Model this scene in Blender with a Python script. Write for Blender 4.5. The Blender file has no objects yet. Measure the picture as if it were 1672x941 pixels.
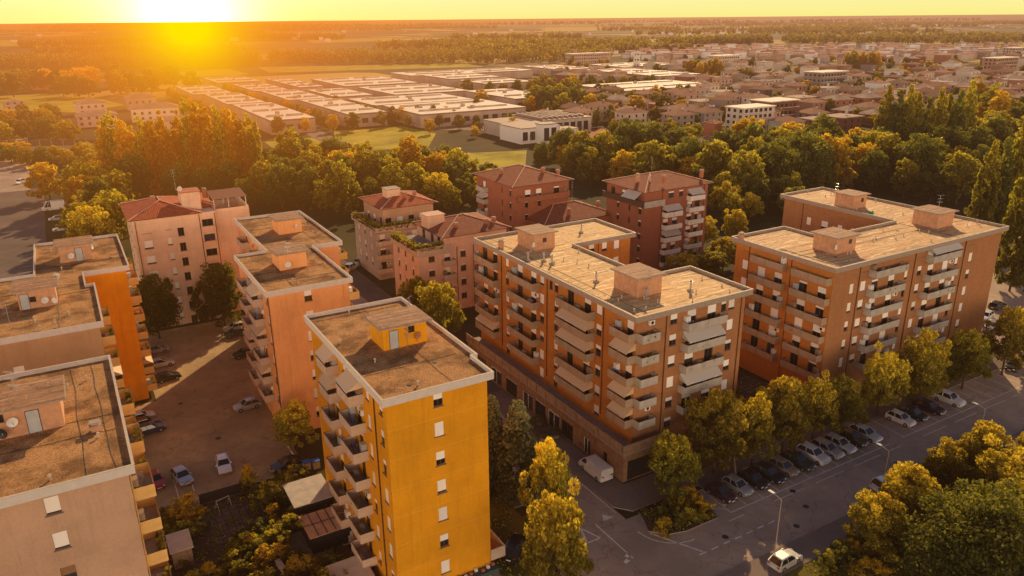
import bpy, bmesh, math, random
import numpy as np
from mathutils import Matrix, Vector
rnd = random.Random(7)
scene = bpy.context.scene
COL = scene.collection
R = math.radians

# ------------------------------------------------------------------ the place's own grid
# all streets and blocks stand on one grid turned 30.2 degrees; u runs along the
# main road, v away from it.  metres, z = 0 is the ground, the drone hovers at 56 m
TH = R(30.2); CT, ST = math.cos(TH), math.sin(TH)
CAM_Z = 56.0; FPX = 1253.42; PITCH = 0.338385; ROLL = 0.0092525
def xy(u, v): return (u*CT - v*ST, u*ST + v*CT)
def uv(x, y): return (x*CT + y*ST, -x*ST + y*CT)
def site(px, py, z=0.0):
    """ground place (grid metres) seen at a point of the survey photograph"""
    x = (px-836)/FPX; y = -(py-470.5)/FPX
    c, s = math.cos(ROLL), math.sin(ROLL)
    xr = x*c + y*s; yr = -x*s + y*c
    cp, sp = math.cos(PITCH), math.sin(PITCH)
    d = (xr, cp + yr*sp, -sp + yr*cp)
    t = (z-CAM_Z)/d[2]
    return uv(d[0]*t, d[1]*t)

# ------------------------------------------------------------------ node helpers
def new_mat(name):
    m = bpy.data.materials.new(name); m.use_nodes = True
    nt = m.node_tree; nt.nodes.clear()
    return m, nt
def N(nt, kind, **kw):
    n = nt.nodes.new(kind)
    for k, v in kw.items():
        if k in n.inputs: n.inputs[k].default_value = v
        else: setattr(n, k, v)
    return n
def L(nt, a, b): nt.links.new(a, b)
def math_(nt, op, a, b=None, clamp=False):
    n = nt.nodes.new('ShaderNodeMath'); n.operation = op; n.use_clamp = clamp
    for i, q in enumerate((a, b)):
        if q is None: continue
        if isinstance(q, (int, float)): n.inputs[i].default_value = q
        else: nt.links.new(q, n.inputs[i])
    return n.outputs[0]
def vmath(nt, op, a, b=None):
    n = nt.nodes.new('ShaderNodeVectorMath'); n.operation = op
    for i, q in enumerate((a, b)):
        if q is None: continue
        if isinstance(q, tuple): n.inputs[i].default_value = q
        else: nt.links.new(q, n.inputs[i])
    return n
def ramp(nt, fac, stops, interp='LINEAR'):
    n = nt.nodes.new('ShaderNodeValToRGB'); n.color_ramp.interpolation = interp
    cr = n.color_ramp
    while len(cr.elements) < len(stops): cr.elements.new(0.5)
    for e, (p, c) in zip(cr.elements, stops):
        e.position = p; e.color = (c[0], c[1], c[2], 1) if len(c) == 3 else c
    nt.links.new(fac, n.inputs[0]); return n.outputs[0]
def mixc(nt, fac, a, b, mode='MIX'):
    n = nt.nodes.new('ShaderNodeMix'); n.data_type = 'RGBA'; n.blend_type = mode
    for sock, q in ((n.inputs[0], fac), (n.inputs[6], a), (n.inputs[7], b)):
        if isinstance(q, (int, float)): sock.default_value = q
        elif isinstance(q, tuple): sock.default_value = (q[0], q[1], q[2], 1)
        else: nt.links.new(q, sock)
    return n.outputs[2]

# ------------------------------------------------------------------ evening haze and sun glow, painted into every material as emission
GLOW_AZ = R(21.6)       # the bright patch of low sun glow lies 21.6 deg left of north
GLOW = (-math.sin(GLOW_AZ), math.cos(GLOW_AZ), -0.004)
def glow_terms(nt, direction):
    """wide and narrow lobes about the low glow on the horizon"""
    d = vmath(nt, 'DOT_PRODUCT', direction, GLOW).outputs['Value']
    ang = math_(nt, 'ARCCOSINE', math_(nt, 'MINIMUM', d, 0.999999))
    def lobe(w, p=1.0):
        q = math_(nt, 'DIVIDE', ang, R(w))
        return math_(nt, 'EXPONENT', math_(nt, 'MULTIPLY', math_(nt, 'POWER', q, p), -1.0))
    return lobe(3.0, 1.5), lobe(10.0, 1.4), lobe(30, 2.0)
haze = bpy.data.node_groups.new('painted_haze', 'ShaderNodeTree')
haze.interface.new_socket('Shader', in_out='INPUT', socket_type='NodeSocketShader')
haze.interface.new_socket('Shader', in_out='OUTPUT', socket_type='NodeSocketShader')
def make_haze(nt):
    gi = nt.nodes.new('NodeGroupInput'); go = nt.nodes.new('NodeGroupOutput')
    geo = nt.nodes.new('ShaderNodeNewGeometry')
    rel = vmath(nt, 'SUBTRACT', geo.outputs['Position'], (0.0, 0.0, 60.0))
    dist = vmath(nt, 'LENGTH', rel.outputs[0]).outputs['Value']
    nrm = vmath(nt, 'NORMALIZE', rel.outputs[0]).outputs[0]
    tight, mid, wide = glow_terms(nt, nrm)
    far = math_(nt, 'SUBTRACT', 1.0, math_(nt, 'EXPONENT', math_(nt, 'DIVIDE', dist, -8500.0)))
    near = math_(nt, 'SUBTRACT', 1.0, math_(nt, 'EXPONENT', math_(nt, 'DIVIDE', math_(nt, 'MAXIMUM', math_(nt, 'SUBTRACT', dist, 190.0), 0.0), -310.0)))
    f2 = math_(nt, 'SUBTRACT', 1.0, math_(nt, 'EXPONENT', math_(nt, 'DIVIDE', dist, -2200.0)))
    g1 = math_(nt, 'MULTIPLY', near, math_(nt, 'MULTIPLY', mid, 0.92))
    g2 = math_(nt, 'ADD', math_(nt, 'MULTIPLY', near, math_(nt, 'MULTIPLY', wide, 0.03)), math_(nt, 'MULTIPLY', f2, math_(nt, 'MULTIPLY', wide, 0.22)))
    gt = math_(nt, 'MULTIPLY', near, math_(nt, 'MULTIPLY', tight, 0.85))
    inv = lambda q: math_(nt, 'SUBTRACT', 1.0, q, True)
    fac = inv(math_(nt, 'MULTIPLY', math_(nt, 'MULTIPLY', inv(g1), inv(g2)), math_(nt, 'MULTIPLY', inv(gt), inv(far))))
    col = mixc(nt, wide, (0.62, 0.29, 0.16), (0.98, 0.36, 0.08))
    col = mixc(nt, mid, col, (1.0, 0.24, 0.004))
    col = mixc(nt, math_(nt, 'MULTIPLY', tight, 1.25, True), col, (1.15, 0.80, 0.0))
    em = nt.nodes.new('ShaderNodeEmission'); nt.links.new(col, em.inputs[0])
    mx = nt.nodes.new('ShaderNodeMixShader')
    nt.links.new(fac, mx.inputs[0]); nt.links.new(gi.outputs[0], mx.inputs[1]); nt.links.new(em.outputs[0], mx.inputs[2])
    nt.links.new(mx.outputs[0], go.inputs[0])
make_haze(haze)
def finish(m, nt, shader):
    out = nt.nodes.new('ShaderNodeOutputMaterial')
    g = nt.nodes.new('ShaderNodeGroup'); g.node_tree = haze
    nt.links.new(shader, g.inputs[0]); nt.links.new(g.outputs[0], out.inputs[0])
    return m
def principled(nt, rough=0.8, metal=0.0, spec=0.3):
    p = nt.nodes.new('ShaderNodeBsdfPrincipled')
    p.inputs['Roughness'].default_value = rough; p.inputs['Metallic'].default_value = metal
    p.inputs['Specular IOR Level'].default_value = spec
    return p
def noise(nt, scale, detail=4, rough=0.6, vec=None, coord='Object'):
    n = N(nt, 'ShaderNodeTexNoise', Scale=scale, Detail=detail, Roughness=rough)
    if vec is None:
        tc = nt.nodes.new('ShaderNodeTexCoord'); vec = tc.outputs[coord]
    nt.links.new(vec, n.inputs['Vector']); return n.outputs['Fac']
def stretched(nt, sc, coord='Object', rot=(0, 0, 0)):
    tc = nt.nodes.new('ShaderNodeTexCoord')
    mp = N(nt, 'ShaderNodeMapping'); mp.inputs['Scale'].default_value = sc; mp.inputs['Rotation'].default_value = rot
    nt.links.new(tc.outputs[coord], mp.inputs['Vector']); return mp.outputs[0]
def sc_(c, k): return tuple(min(1.0, x*k) for x in c)

def plain(name, c, rough=0.7, metal=0.0, var=0.12, scale=1.5, spec=0.3, bump=0.0):
    m, nt = new_mat(name); p = principled(nt, rough, metal, spec)
    n = noise(nt, scale, 5)
    L(nt, ramp(nt, n, [(0.3, sc_(c, 1-var)), (0.7, sc_(c, 1+var))]), p.inputs['Base Color'])
    if bump:
        b = N(nt, 'ShaderNodeBump', Strength=bump, Distance=0.05); L(nt, noise(nt, scale*12, 3), b.inputs['Height']); L(nt, b.outputs[0], p.inputs['Normal'])
    return finish(m, nt, p.outputs[0])
def stucco(name, c, line=None, dirt=0.45, storey=2.94, z0=0.0):
    """painted render: fine grain, rain streaks below, faint floor joints"""
    m, nt = new_mat(name); p = principled(nt, 0.92, 0, 0.15)
    grain = noise(nt, 9, 6, 0.7); cloud = noise(nt, 0.25, 5, 0.65)
    streak = noise(nt, 1.0, 5, 0.65, stretched(nt, (1.6, 1.6, 0.12)))
    col = ramp(nt, cloud, [(0.36, sc_(c, 0.88)), (0.5, c), (0.64, sc_(c, 1.08))])
    col = mixc(nt, math_(nt, 'MULTIPLY', ramp(nt, streak, [(0.52, (0, 0, 0)), (0.78, (1, 1, 1))]), dirt), col, sc_((c[0]*0.6, c[1]*0.55, c[2]*0.6+0.02), 1))
    col = mixc(nt, math_(nt, 'MULTIPLY', ramp(nt, grain, [(.4, (0,0,0)), (.65, (1,1,1))]), 0.28), col, sc_(c, 0.55))
    tc = nt.nodes.new('ShaderNodeTexCoord'); sp = nt.nodes.new('ShaderNodeSeparateXYZ'); L(nt, tc.outputs['Object'], sp.inputs[0])
    zz = math_(nt, 'ADD', sp.outputs['Z'], math_(nt, 'MULTIPLY', math_(nt, 'SUBTRACT', grain, .5), .08))
    fr = math_(nt, 'FRACT', math_(nt, 'DIVIDE', math_(nt, 'SUBTRACT', zz, z0), storey))
    wn = nt.nodes.new('ShaderNodeTexWhiteNoise'); wn.noise_dimensions = '1D'; L(nt, math_(nt, 'FLOOR', math_(nt, 'DIVIDE', math_(nt, 'SUBTRACT', zz, z0), storey)), wn.inputs['W'])
    col = mixc(nt, math_(nt, 'MULTIPLY', wn.outputs['Value'], 0.14), col, sc_(c, 0.6))
    run = noise(nt, 1.0, 4, 0.6, stretched(nt, (4.5, 4.5, 0.22)))
    col = mixc(nt, math_(nt, 'MULTIPLY', ramp(nt, run, [(0.60, (0, 0, 0)), (0.72, (1, 1, 1))]), 0.30), col, sc_(c, 0.45))
    ln = math_(nt, 'LESS_THAN', fr, 0.025)
    col = mixc(nt, math_(nt, 'MULTIPLY', ln, 0.30 if line else 0.12), col, line or sc_(c, 0.7))
    L(nt, col, p.inputs['Base Color'])
    b = N(nt, 'ShaderNodeBump', Strength=0.25, Distance=0.03); L(nt, grain, b.inputs['Height']); L(nt, b.outputs[0], p.inputs['Normal'])
    return finish(m, nt, p.outputs[0])
def brickwork(name, c):
    m, nt = new_mat(name); p = principled(nt, 0.9, 0, 0.15)
    tc = nt.nodes.new('ShaderNodeTexCoord'); sp = nt.nodes.new('ShaderNodeSeparateXYZ'); L(nt, tc.outputs['Object'], sp.inputs[0])
    s = math_(nt, 'ADD', sp.outputs['X'], sp.outputs['Y'])
    cb = nt.nodes.new('ShaderNodeCombineXYZ'); L(nt, s, cb.inputs[0]); L(nt, sp.outputs['Z'], cb.inputs[1])
    br = N(nt, 'ShaderNodeTexBrick', Scale=1.0); br.inputs['Brick Width'].default_value = 0.5; br.inputs['Row Height'].default_value = 0.17
    br.inputs['Mortar Size'].default_value = 0.018
    br.inputs['Color1'].default_value = (*sc_(c, 1.12), 1); br.inputs['Color2'].default_value = (*sc_(c, 0.78), 1); br.inputs['Mortar'].default_value = (*sc_((c[0]*.8+.08, c[1]*.9+.06, c[2]+.05), 1), 1)
    L(nt, cb.outputs[0], br.inputs['Vector'])
    cloud = noise(nt, 0.3, 6, 0.7); grain = noise(nt, 6, 5, 0.7)
    streak = noise(nt, 1.0, 4, 0.6, stretched(nt, (1.4, 1.4, 0.1)))
    col = mixc(nt, 0.45, br.outputs['Color'], ramp(nt, cloud, [(0.3, sc_(c, 0.8)), (0.7, sc_(c, 1.15))]))
    col = mixc(nt, math_(nt, 'MULTIPLY', grain, 0.3), col, sc_(c, 0.55))
    col = mixc(nt, math_(nt, 'MULTIPLY', ramp(nt, streak, [(0.5, (0, 0, 0)), (0.8, (1, 1, 1))]), 0.25), col, sc_(c, 0.4))
    L(nt, col, p.inputs['Base Color'])
    return finish(m, nt, p.outputs[0])
def gravel(name, dark, light, chips):
    m, nt = new_mat(name); p = principled(nt, 0.95, 0, 0.1)
    w = noise(nt, 1.5, 2, 0.5)
    tc = nt.nodes.new('ShaderNodeTexCoord')
    dis = N(nt, 'ShaderNodeTexNoise', Scale=2.2, Detail=2.0); L(nt, tc.outputs['Object'], dis.inputs['Vector'])
    warp = vmath(nt, 'ADD', tc.outputs['Object'], dis.outputs['Color']).outputs[0]
    big = noise(nt, 0.35, 5, 0.6)
    ridge = N(nt, 'ShaderNodeTexNoise', Scale=1.9, Detail=5.0, Roughness=0.8, Distortion=3.2); L(nt, warp, ridge.inputs['Vector'])
    fine = N(nt, 'ShaderNodeTexNoise', Scale=11.0, Detail=4.0, Roughness=0.8, Distortion=1.2); L(nt, tc.outputs['Object'], fine.inputs['Vector'])
    col = ramp(nt, ridge.outputs['Fac'], [(0.38, dark), (0.46, sc_(light, .8)), (0.49, sc_(dark, 1.6)), (0.53, chips), (0.56, sc_(dark, 1.3)), (0.62, light), (0.68, chips)])
    col = mixc(nt, 0.34, col, ramp(nt, fine.outputs['Fac'], [(0.40, sc_(dark, .5)), (0.5, light), (0.58, chips)]))
    col = mixc(nt, math_(nt, 'MULTIPLY', ramp(nt, big, [(0.38, (1, 1, 1)), (0.56, (0, 0, 0))]), 0.6), col, sc_(dark, 1.4))
    L(nt, col, p.inputs['Base Color'])
    vo = N(nt, 'ShaderNodeTexVoronoi', Scale=2.4, Randomness=1.0); L(nt, warp, vo.inputs['Vector'])
    sv = nt.nodes.new('ShaderNodeSeparateColor'); L(nt, vo.outputs['Color'], sv.inputs[0])
    col = mixc(nt, 0.80, col, ramp(nt, sv.outputs[0], [(0.0, sc_(dark, .6)), (0.28, sc_(dark, 2.0)), (0.45, light), (0.62, sc_(dark, 1.2)), (0.80, chips), (0.93, sc_((1, .8, .55), 1))], 'CONSTANT'))
    b = N(nt, 'ShaderNodeBump', Strength=0.45, Distance=0.08); L(nt, fine.outputs['Fac'], b.inputs['Height']); L(nt, b.outputs[0], p.inputs['Normal'])
    return finish(m, nt, p.outputs[0])
def membrane(name, c, dark, white):
    """sun-bleached roofing felt laid in strips, with patches and dirty runs"""
    m, nt = new_mat(name); p = principled(nt, 0.8, 0, 0.25)
    along = noise(nt, 1.0, 6, 0.7, stretched(nt, (0.13, 1.3, 1)))
    patch = noise(nt, 1.0, 5, 0.6, stretched(nt, (0.35, 2.4, 1)))
    spots = noise(nt, 2.2, 5, 0.75)
    col = ramp(nt, along, [(0.36, sc_(c, .5)), (0.48, c), (0.56, sc_(c, .8)), (0.66, sc_(c, 1.3))])
    col = mixc(nt, ramp(nt, patch, [(0.57, (0, 0, 0)), (0.62, (.85, .85, .85))]), col, white)
    col = mixc(nt, ramp(nt, spots, [(0.52, (0, 0, 0)), (0.66, (.7, .7, .7))]), col, dark)
    tc = nt.nodes.new('ShaderNodeTexCoord'); sp = nt.nodes.new('ShaderNodeSeparateXYZ'); L(nt, tc.outputs['Object'], sp.inputs[0])
    wob = math_(nt, 'ADD', sp.outputs['Y'], math_(nt, 'MULTIPLY', noise(nt, 0.6), .12))
    fr = math_(nt, 'FRACT', math_(nt, 'DIVIDE', wob, 1.0))
    col = mixc(nt, math_(nt, 'MULTIPLY', math_(nt, 'LESS_THAN', fr, 0.07), 0.45), col, dark)
    fx = math_(nt, 'FRACT', math_(nt, 'DIVIDE', math_(nt, 'ADD', sp.outputs['X'], math_(nt, 'MULTIPLY', math_(nt, 'FLOOR', wob), 3.7)), 9.0))
    col = mixc(nt, math_(nt, 'MULTIPLY', math_(nt, 'LESS_THAN', fx, 0.012), 0.5), col, white)
    L(nt, col, p.inputs['Base Color'])
    b = N(nt, 'ShaderNodeBump', Strength=0.3, Distance=0.05); L(nt, spots, b.inputs['Height']); L(nt, b.outputs[0], p.inputs['Normal'])
    return finish(m, nt, p.outputs[0])
def tiles(name, c, rows=2.6):
    """clay pantiles: the ribs run down each slope (the mesh carries a uv map)"""
    m, nt = new_mat(name); p = principled(nt, 0.85, 0, 0.15)
    u = nt.nodes.new('ShaderNodeUVMap'); u.uv_map = 'slope'
    sp = nt.nodes.new('ShaderNodeSeparateXYZ'); L(nt, u.outputs[0], sp.inputs[0])
    rib = math_(nt, 'ABSOLUTE', math_(nt, 'SINE', math_(nt, 'MULTIPLY', sp.outputs['X'], math.pi*rows)))
    row = math_(nt, 'FRACT', math_(nt, 'MULTIPLY', sp.outputs['Y'], 2.6))
    n1 = noise(nt, 1.0, 5, 0.7, u.outputs[0]); n2 = noise(nt, 5.0, 4, 0.8, u.outputs[0])
    col = ramp(nt, n1, [(0.3, sc_(c, .7)), (0.55, c), (0.75, sc_((c[0]*1.1, c[1]*1.3, c[2]*1.3), 1.15))])
    col = mixc(nt, math_(nt, 'MULTIPLY', ramp(nt, n2, [(0.45, (0, 0, 0)), (0.7, (1, 1, 1))]), 0.45), col, sc_(c, 0.45))
    col = mixc(nt, math_(nt, 'MULTIPLY', math_(nt, 'LESS_THAN', rib, 0.35), 0.5), col, sc_(c, 0.4))
    col = mixc(nt, math_(nt, 'MULTIPLY', math_(nt, 'LESS_THAN', row, 0.15), 0.3), col, sc_(c, 0.4))
    L(nt, col, p.inputs['Base Color'])
    b = N(nt, 'ShaderNodeBump', Strength=0.5, Distance=0.08); L(nt, rib, b.inputs['Height']); L(nt, b.outputs[0], p.inputs['Normal'])
    return finish(m, nt, p.outputs[0])
def asphalt(name, c, warm, patch=0.35, cracks=True):
    m, nt = new_mat(name); p = principled(nt, 0.9, 0, 0.2)
    big = noise(nt, 0.09, 6, 0.65); mid = noise(nt, 0.8, 6, 0.7); fine = noise(nt, 12, 3, 0.8)
    col = ramp(nt, big, [(0.38, sc_(c, .72)), (0.5, c), (0.60, warm), (0.64, sc_(warm, 1.15))])
    col = mixc(nt, math_(nt, 'MULTIPLY', ramp(nt, mid, [(0.4, (0, 0, 0)), (0.7, (1, 1, 1))]), patch), col, sc_(c, .55))
    col = mixc(nt, math_(nt, 'MULTIPLY', fine, 0.35), col, sc_(c, 1.6))
    if cracks:
        tc = nt.nodes.new('ShaderNodeTexCoord')
        wn = N(nt, 'ShaderNodeTexNoise', Scale=0.5, Detail=4.0); L(nt, tc.outputs['Object'], wn.inputs['Vector'])
        wv = vmath(nt, 'ADD', tc.outputs['Object'], vmath(nt, 'MULTIPLY', wn.outputs['Color'], (3.0, 3.0, 3.0)).outputs[0])
        v = N(nt, 'ShaderNodeTexVoronoi', Scale=0.16); v.feature = 'DISTANCE_TO_EDGE'; L(nt, wv.outputs[0], v.inputs['Vector'])
        col = mixc(nt, math_(nt, 'MULTIPLY', math_(nt, 'LESS_THAN', v.outputs['Distance'], 0.010), 0.35), col, sc_(c, .35))
    L(nt, col, p.inputs['Base Color'])
    return finish(m, nt, p.outputs[0])
def foliage(name, stops, trans, tcol, rough=0.75):
    """leaves: every leaf its own tint, light comes through from behind"""
    m, nt = new_mat(name)
    geo = nt.nodes.new('ShaderNodeNewGeometry'); oi = nt.nodes.new('ShaderNodeObjectInfo')
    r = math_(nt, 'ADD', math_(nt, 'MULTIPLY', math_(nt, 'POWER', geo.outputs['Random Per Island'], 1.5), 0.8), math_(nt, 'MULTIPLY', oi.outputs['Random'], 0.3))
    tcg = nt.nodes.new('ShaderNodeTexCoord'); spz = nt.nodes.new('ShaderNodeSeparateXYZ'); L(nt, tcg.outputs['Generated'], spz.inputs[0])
    r = math_(nt, 'ADD', math_(nt, 'MULTIPLY', r, 0.62), math_(nt, 'MULTIPLY', math_(nt, 'POWER', spz.outputs['Z'], 1.8), 0.60), True)  # upper leaves coloured lighter, standing in for sun on the crown
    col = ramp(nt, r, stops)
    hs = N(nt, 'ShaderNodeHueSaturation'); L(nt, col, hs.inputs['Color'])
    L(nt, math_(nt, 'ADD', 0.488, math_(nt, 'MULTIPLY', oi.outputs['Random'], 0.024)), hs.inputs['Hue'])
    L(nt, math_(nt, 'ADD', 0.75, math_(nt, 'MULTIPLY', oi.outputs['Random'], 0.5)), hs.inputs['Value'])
    d = principled(nt, rough, 0, 0.25); L(nt, hs.outputs[0], d.inputs['Base Color'])
    t = nt.nodes.new('ShaderNodeBsdfTranslucent')
    tc = mixc(nt, r, sc_(tcol, .6), sc_(tcol, 1.2)); L(nt, tc, t.inputs['Color'])
    mx = nt.nodes.new('ShaderNodeMixShader'); mx.inputs[0].default_value = trans
    L(nt, d.outputs[0], mx.inputs[1]); L(nt, t.outputs[0], mx.inputs[2])
    return finish(m, nt, mx.outputs[0])
def far_plain(name, c, v=0.5):
    """distant walls and roofs: every house weathered to its own tone"""
    m, nt = new_mat(name); p = principled(nt, 0.9, 0, 0.15); oi = nt.nodes.new('ShaderNodeObjectInfo')
    col = ramp(nt, oi.outputs['Random'], [(0.0, sc_(c, 1-v)), (0.5, c), (0.8, sc_((c[0], c[1]*1.1, c[2]*1.15), 1+v*.5)), (1.0, sc_((c[0]*.9, c[1]*1.15, c[2]*1.4), 1+v))])
    col = mixc(nt, math_(nt, 'MULTIPLY', noise(nt, .4, 5, .7), .35), col, sc_(c, .45)); L(nt, col, p.inputs['Base Color']); return finish(m, nt, p.outputs[0])
def glass(name, c=(0.02, 0.022, 0.025), rough=0.08):
    m, nt = new_mat(name); p = principled(nt, rough, 0.0, 0.6)
    oi = nt.nodes.new('ShaderNodeObjectInfo')
    L(nt, ramp(nt, oi.outputs['Random'], [(0.0, sc_(c, .5)), (0.7, c), (1.0, sc_(c, 2.4))]), p.inputs['Base Color'])
    return finish(m, nt, p.outputs[0])
def carpaint(name, c, metal=0.2):
    m, nt = new_mat(name); p = principled(nt, 0.28, metal, 0.5); p.inputs['Coat Weight'].default_value = 0.5
    L(nt, ramp(nt, noise(nt, 1.2, 3), [(0.3, sc_(c, .9)), (0.7, sc_(c, 1.06))]), p.inputs['Base Color'])
    return finish(m, nt, p.outputs[0])
def shutter_mat(name, c):
    m, nt = new_mat(name); p = principled(nt, 0.6, 0, 0.3)
    tc = nt.nodes.new('ShaderNodeTexCoord'); sp = nt.nodes.new('ShaderNodeSeparateXYZ'); L(nt, tc.outputs['Object'], sp.inputs[0])
    fr = math_(nt, 'FRACT', math_(nt, 'MULTIPLY', sp.outputs['Z'], 14.0))
    oi = nt.nodes.new('ShaderNodeObjectInfo')
    base = ramp(nt, oi.outputs['Random'], [(0.0, sc_(c, .78)), (0.5, c), (1.0, sc_((c[0], c[1]*.95, c[2]*.85), 1.0))])
    L(nt, mixc(nt, math_(nt, 'MULTIPLY', math_(nt, 'LESS_THAN', fr, 0.25), 0.35), base, sc_(c, .5)), p.inputs['Base Color'])
    return finish(m, nt, p.outputs[0])
def striped(name, a, b, freq=3.0):
    m, nt = new_mat(name); p = principled(nt, 0.9, 0, 0.1)
    tc = nt.nodes.new('ShaderNodeTexCoord'); sp = nt.nodes.new('ShaderNodeSeparateXYZ'); L(nt, tc.outputs['Object'], sp.inputs[0])
    fr = math_(nt, 'FRACT', math_(nt, 'MULTIPLY', sp.outputs['X'], freq))
    L(nt, mixc(nt, math_(nt, 'LESS_THAN', fr, 0.35), a, b), p.inputs['Base Color'])
    return finish(m, nt, p.outputs[0])

# ------------------------------------------------------------------ meshes
class MB:
    def __init__(s): s.v = []; s.f = []; s.mi = []; s.uv = None
    def quad(s, a, b, c, d, m=0):
        i = len(s.v); s.v += [a, b, c, d]; s.f.append((i, i+1, i+2, i+3)); s.mi.append(m)
    def poly(s, pts, m=0):
        i = len(s.v); s.v += list(pts); s.f.append(tuple(range(i, i+len(pts)))); s.mi.append(m)
    def box(s, x0, x1, y0, y1, z0, z1, m=0):
        i = len(s.v)
        s.v += [(x0,y0,z0),(x1,y0,z0),(x1,y1,z0),(x0,y1,z0),(x0,y0,z1),(x1,y0,z1),(x1,y1,z1),(x0,y1,z1)]
        for q in ((0,3,2,1),(4,5,6,7),(0,1,5,4),(1,2,6,5),(2,3,7,6),(3,0,4,7)):
            s.f.append(tuple(i+k for k in q)); s.mi.append(m)
    def prism(s, pts, z0, z1, m=0, top=True, bottom=True):
        n = len(pts); i = len(s.v)
        s.v += [(p[0], p[1], z0) for p in pts] + [(p[0], p[1], z1) for p in pts]
        for k in range(n):
            j = (k+1) % n; s.f.append((i+k, i+j, i+n+j, i+n+k)); s.mi.append(m)
        if top: s.f.append(tuple(i+n+k for k in range(n))); s.mi.append(m)
        if bottom: s.f.append(tuple(i+n-1-k for k in range(n))); s.mi.append(m)
    def cyl(s, p0, p1, r0, r1=None, n=10, m=0, cap=True):
        r1 = r0 if r1 is None else r1
        a = Vector(p0); b = Vector(p1); d = (b-a).normalized()
        t = d.cross(Vector((0, 0, 1)));
        if t.length < 1e-3: t = Vector((1, 0, 0))
        t.normalize(); w = d.cross(t); i = len(s.v)
        for c, r in ((a, r0), (b, r1)):
            for k in range(n):
                an = 2*math.pi*k/n; s.v.append(tuple(c + (t*math.cos(an) + w*math.sin(an))*r))
        for k in range(n):
            j = (k+1) % n; s.f.append((i+k, i+j, i+n+j, i+n+k)); s.mi.append(m)
        if cap:
            s.f.append(tuple(i+n-1-k for k in range(n))); s.mi.append(m)
            s.f.append(tuple(i+n+k for k in range(n))); s.mi.append(m)
    def mesh(s, name, mats, smooth=False):
        me = bpy.data.meshes.new(name); me.from_pydata([tuple(p) for p in s.v], [], s.f)
        for m in (mats if isinstance(mats, (list, tuple)) else [mats]): me.materials.append(m)
        if any(s.mi): me.polygons.foreach_set('material_index', s.mi)
        if smooth: me.polygons.foreach_set('use_smooth', [True]*len(s.f))
        me.update(); return me
def put(name, me, parent=None, loc=(0, 0, 0), rz=0.0, scale=None):
    o = bpy.data.objects.new(name, me); COL.objects.link(o)
    if parent is not None: o.parent = parent
    o.location = loc; o.rotation_euler = (0, 0, rz)
    if scale is not None: o.scale = scale if isinstance(scale, tuple) else (scale,)*3
    return o
def build(mb, name, mats, parent=None, loc=(0, 0, 0), rz=0.0, smooth=False):
    return put(name, mb.mesh(name, mats, smooth), parent, loc, rz)
LABELS = set()
def tag(o, label, cat, group=None):
    o['label'] = label; o['category'] = cat
    if group: o['group'] = group
    return o
def thing(name, label, cat, u, v, z=0.0, rz=None, group=None):
    o = bpy.data.objects.new(name, None); COL.objects.link(o)
    x, y = xy(u, v); o.location = (x, y, z); o.rotation_euler = (0, 0, TH if rz is None else rz)
    o.empty_display_size = 0.2
    return tag(o, label, cat, group)
def struct(o, kind='structure'):
    o['kind'] = kind; return o
CACHE = {}
def cached(key, fn):
    if key not in CACHE: CACHE[key] = fn()
    return CACHE[key]
def kids(o): return [c for c in bpy.data.objects if c.parent is o]
def copy_tree(o, children, parent=None):
    c = o.copy(); COL.objects.link(c)
    if parent is not None: c.parent = parent
    for ch in children.get(o.name, []): copy_tree(ch, children, c)
    return c
# ------------------------------------------------------------------ palette
M = {}
M['yellow'] = stucco('yellow_render', (0.82, 0.36, 0.012), line=(0.85, 0.48, 0.10), storey=3.13, z0=24.0-3.13*8)
M['orange'] = stucco('orange_render', (0.95, 0.36, 0.012))
M['peach'] = stucco('peach_render', (0.95, 0.45, 0.18))
M['buff'] = stucco('buff_render', (0.58, 0.35, 0.19))
M['pinkgrey'] = stucco('pink_grey_render', (0.60, 0.38, 0.25))
M['cream'] = stucco('cream_render', (0.88, 0.60, 0.41), line=(0.5, 0.28, 0.17))
M['rose'] = stucco('rose_render', (0.88, 0.57, 0.41))
M['greywall'] = stucco('grey_render', (0.56, 0.43, 0.35))
M['brick_glow_tint'] = brickwork('glow_tinted_brick', (0.58, 0.215, 0.040))  # warm glow and bounce on the left walls painted into the brick colour
M['brick_brown'] = brickwork('brown_orange_brick', (0.43, 0.195, 0.080))
M['brick_red'] = brickwork('red_brick', (0.38, 0.135, 0.075))
M['hut'] = plain('hut_render', (0.55, 0.30, 0.17), 0.9, var=0.18)
M['concrete'] = plain('concrete_fascia', (0.36, 0.29, 0.23), 0.85, var=0.16, scale=2.5)
M['white_fascia'] = plain('white_fascia', (0.66, 0.60, 0.55), 0.7, var=0.07)
M['rim'] = plain('metal_coping', (0.50, 0.42, 0.34), 0.7, 0.0, var=0.1)
M['panel'] = plain('parapet_panel', (0.60, 0.46, 0.35), 0.8, var=0.12, scale=1.2)
M['panel_e'] = plain('brown_parapet_panel', (0.40, 0.285, 0.19), 0.85, var=0.16, scale=1.2)
M['panel_grey'] = plain('grey_parapet_panel', (0.44, 0.40, 0.35), 0.85, var=0.16, scale=1.2)
M['panel_yellow'] = plain('yellow_parapet_panel', (0.80, 0.47, 0.15), 0.85, var=0.1)
M['slab'] = plain('balcony_slab', (0.34, 0.28, 0.23), 0.9)
M['dark'] = plain('dark_metal', (0.035, 0.03, 0.03), 0.5, 0.3)
M['pipe'] = plain('copper_pipe', (0.12, 0.055, 0.03), 0.5, 0.3)
M['steel'] = plain('galvanised_steel', (0.55, 0.56, 0.58), 0.35, 0.8)
M['white'] = plain('white_paint', (0.78, 0.76, 0.72), 0.5, var=0.05)
M['door_grey'] = plain('grey_door', (0.42, 0.44, 0.46), 0.5)
M['frame'] = plain('brown_frame', (0.10, 0.055, 0.03), 0.6)
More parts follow.
